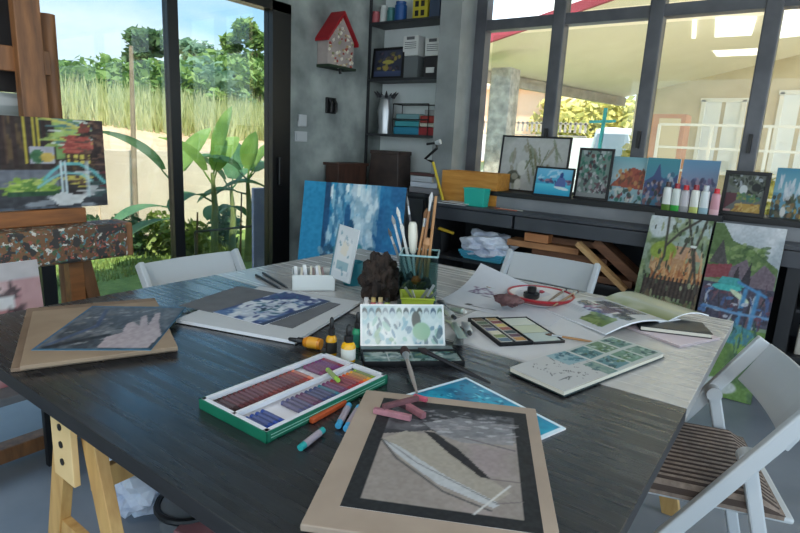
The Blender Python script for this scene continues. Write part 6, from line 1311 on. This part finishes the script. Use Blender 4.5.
for k, (u0,v0,u1,v1,c) in enumerate([(.02,.08,.3,.46,(96,150,160)),(.34,.08,.62,.46,(110,160,130)),(.66,.08,.95,.46,(120,160,140)),(.02,.55,.3,.95,(90,146,150)),(.34,.55,.62,.95,(110,150,110)),(.66,.55,.95,.95,(100,150,140))]):
    B.rect(u0,v0,u1,v1,c); B.dabs(16,(u0+.02,v0+.03,u1-.02,v1-.03),[(50,100,90),(150,190,170),(40,80,90),(90,130,70),(196,214,200)],(.01,.04),(.02,.05))
crv = lambda s: (lambda u, v: .0035*math.sin(math.pi*min(1,max(0,(u if s else 1-u)))*.9))
Pz = O+V((0,0,.0128))
for A_, off, nm, s in ((A, 0, 'drawn_page', 0), (B, SL*.5, 'painted_page', 1)):
    P = Pz+lx*(off+.002)+ly*.002; o = picmesh(nm, A_, P, P+lx*(SL*.5-.004), P+ly*(SWd-.004), sbk, thick=.0004, loc=sbk.location.copy(), curl=crv(s)); o.location = (0,0,0)
# ---------------------------------------------------------------- open magazine
z_ = T0+.014
m1, m2 = tz(566,320,z_), tz(624,340,z_); sA, sB = tz(604,296,z_+.02), tz(667,318,z_+.02); 
ux = (sB-sA); ux.z = 0; ux.normalize(); uy = V((-ux.y,ux.x,0))
mg = thing('magazine', 'open glossy magazine with curling pages at the far end of the pale table', 'magazine', ((sA+sB)/2).xy.to_3d()+V((0,0,T0+.024)))
ML = (sB-sA).length*1.02; So = V(sA); So.z = T0+.026
A = Art(60, 70, (216,216,220), 110)
for (u0,v0,u1,v1,cols) in [(.5,.55,.78,.92,[(60,60,90),(110,90,120),(180,180,190)]),(.2,.62,.46,.9,[(40,50,80),(90,90,120)]),(.3,.32,.66,.6,[(80,50,100),(50,60,120),(150,70,110),(180,180,200)]),(.5,.08,.86,.34,[(110,140,50),(150,170,80),(90,110,50)]),(.7,.4,.92,.55,[(90,110,110),(60,70,90)]),(.12,.42,.26,.56,[(60,60,80),(140,140,150)])]:
    A.rect(u0,v0,u1,v1,cols[0]); A.dabs(24,(u0+.01,v0+.01,u1-.01,v1-.01),cols,(.02,.06),(.015,.04))
for k in range(10): A.line([(.08,.05+.03*k),(.4,.05+.03*k)],.003,(150,150,156),.6)
# left page (towards camera): bottom edge = far side? P at near-left
dL = .27
P = So-uy*dL; P.z = T0+.0045
curlL = lambda u, v: .022*math.sin(math.pi*v**1.1)*1.0
o = picmesh('picture_page', A, P, P+ux*ML, V((So.x,So.y,T0+.026)), mg, m=ARTG, thick=.005, side=WHITEP, loc=mg.location.copy(), curl=lambda u, v: .020*math.sin(math.pi*v)+.006*u*(1-v)); o.location = (0,0,0)
B = Art(50, 50, (190,192,160), 111); B.grad((206,206,176),(176,180,130)); B.grad((150,160,90),(196,196,150),.0,.25); B.cloud((206,204,176), 4, 4, .5, 4, .6)
P = V((So.x,So.y,T0+.026)); T_ = P+uy*.20; T_.z = T0+.028
o = picmesh('plain_page', B, P, P+ux*ML*1.0, T_, mg, m=ARTG, thick=.004, side=WHITEP, loc=mg.location.copy(), curl=lambda u, v: .018*math.sin(math.pi*v)); o.location = (0,0,0)
part('page_stack', MB().obox(V((So.x,So.y,T0+.0235))-uy*.04, ux*ML, uy*.10, (0,0,.002)), WHITEP, mg)
# books under the magazine
def bk(nm, cpx, z, w_, d_, h_, rz, col, label):
    c = tz(*cpx, z+h_); t = thing('book', label, 'book', (c.x,c.y,z), rz, None); MB().box((0,0,h_/2),(w_-.006,d_-.006,h_-.005)).build('pages', CREAMP, t); MB().box((0,0,.0012),(w_,d_,.0024)).box((0,0,h_-.0012),(w_,d_,.0024)).box((-w_/2+.0012,0,h_/2),(.0024,d_,h_)).build('cover', cm(col,.4), t, bevel=.0008); return t
bk('book', (662,328), T0, .27, .20, .007, R(-25), (206,190,196), 'thin pale pink booklet lowest of the pile beneath the magazine')
bk('book', (672,324), T0+.0075, .21, .125, .016, R(22), (20,22,24), 'small black book sticking out from beneath the magazine')
# ---------------------------------------------------------------- on the floor under the black table
g1 = tz(150,475,.0); crumple(tz(146,480,.13)+V((-.06,.04,0)), (.14,.12,.12), 'plastic_bag', PLB, 'crumpled white plastic bag on the floor under the black table', 'plastic bag', 51, .7, sub=4)
c = tz(192,520,.03); t = thing('wire_wheel', 'grey round lidded tin with a black ring lying under the black table', 'tin', (c.x,c.y,0))
t.name = 'round_tin'; MB().lathe([(0,0),(.1,0),(.1,.1),(.085,.11),(0,.11)], n=28).build('body', cm((110,112,114),.5), t, smooth=True); MB().tube([(.105*math.cos(a*.314),.105*math.sin(a*.314),.1) for a in range(21)], .012, 8, cap=False).build('ring', BLACKM, t, smooth=True)
c = tz(225,531,.05); single('pink_carton', MB().box((c.x,c.y-.03,.05),(.2,.16,.1),rz=R(20)), mat('pink_card', (150,96,100), (176,120,120), 6, .7), 'dusty pink carton on the floor beside the round grey tin', 'carton', loc=(c.x,c.y,0), bevel=.004)
crumple(tz(212,488,.13)+V((.12,.1,0)), (.09,.08,.14), 'cloth_bundle', mat('beige_cloth', (150,134,120), (190,176,160), 12, .9, bump=.4), 'beige cloth bundle slumped behind the round grey tin', 'cloth', 53, .7, sub=4)
#@@PART5
# ------------------------------------------------------------------ added fill lamps, unseen above and behind the camera, to brighten the room
for k, (x, y, lb) in enumerate([(-1.2,-.9,'added square fill lamp above the easel side of the room'), (1.4,-.6,'added square fill lamp over the middle of the room'), (1.9,2.4,'added square fill lamp near the end of the console'), (.8,-2.6,'added square fill lamp at the back of the room')]):
    t = thing('added_fill_lamp', lb, 'lamp', (x,y,ZC-.03), 0, 'added fill lamps')
    MB().box((0,0,.015),(.64,.64,.03)).build('housing', WHITE, t)
    ld = bpy.data.lights.new('added_fill_light','AREA'); ld.shape = 'SQUARE'; ld.size = .6; ld.energy = 15; ld.color = (1,.97,.93)
    lo = bpy.data.objects.new('fill_light', ld); COL.objects.link(lo); lo.parent = t; lo.location = (0,0,-.012)
bg.inputs[1].default_value = 2.0
sd.energy = 9.5
SC.view_settings.exposure = .6
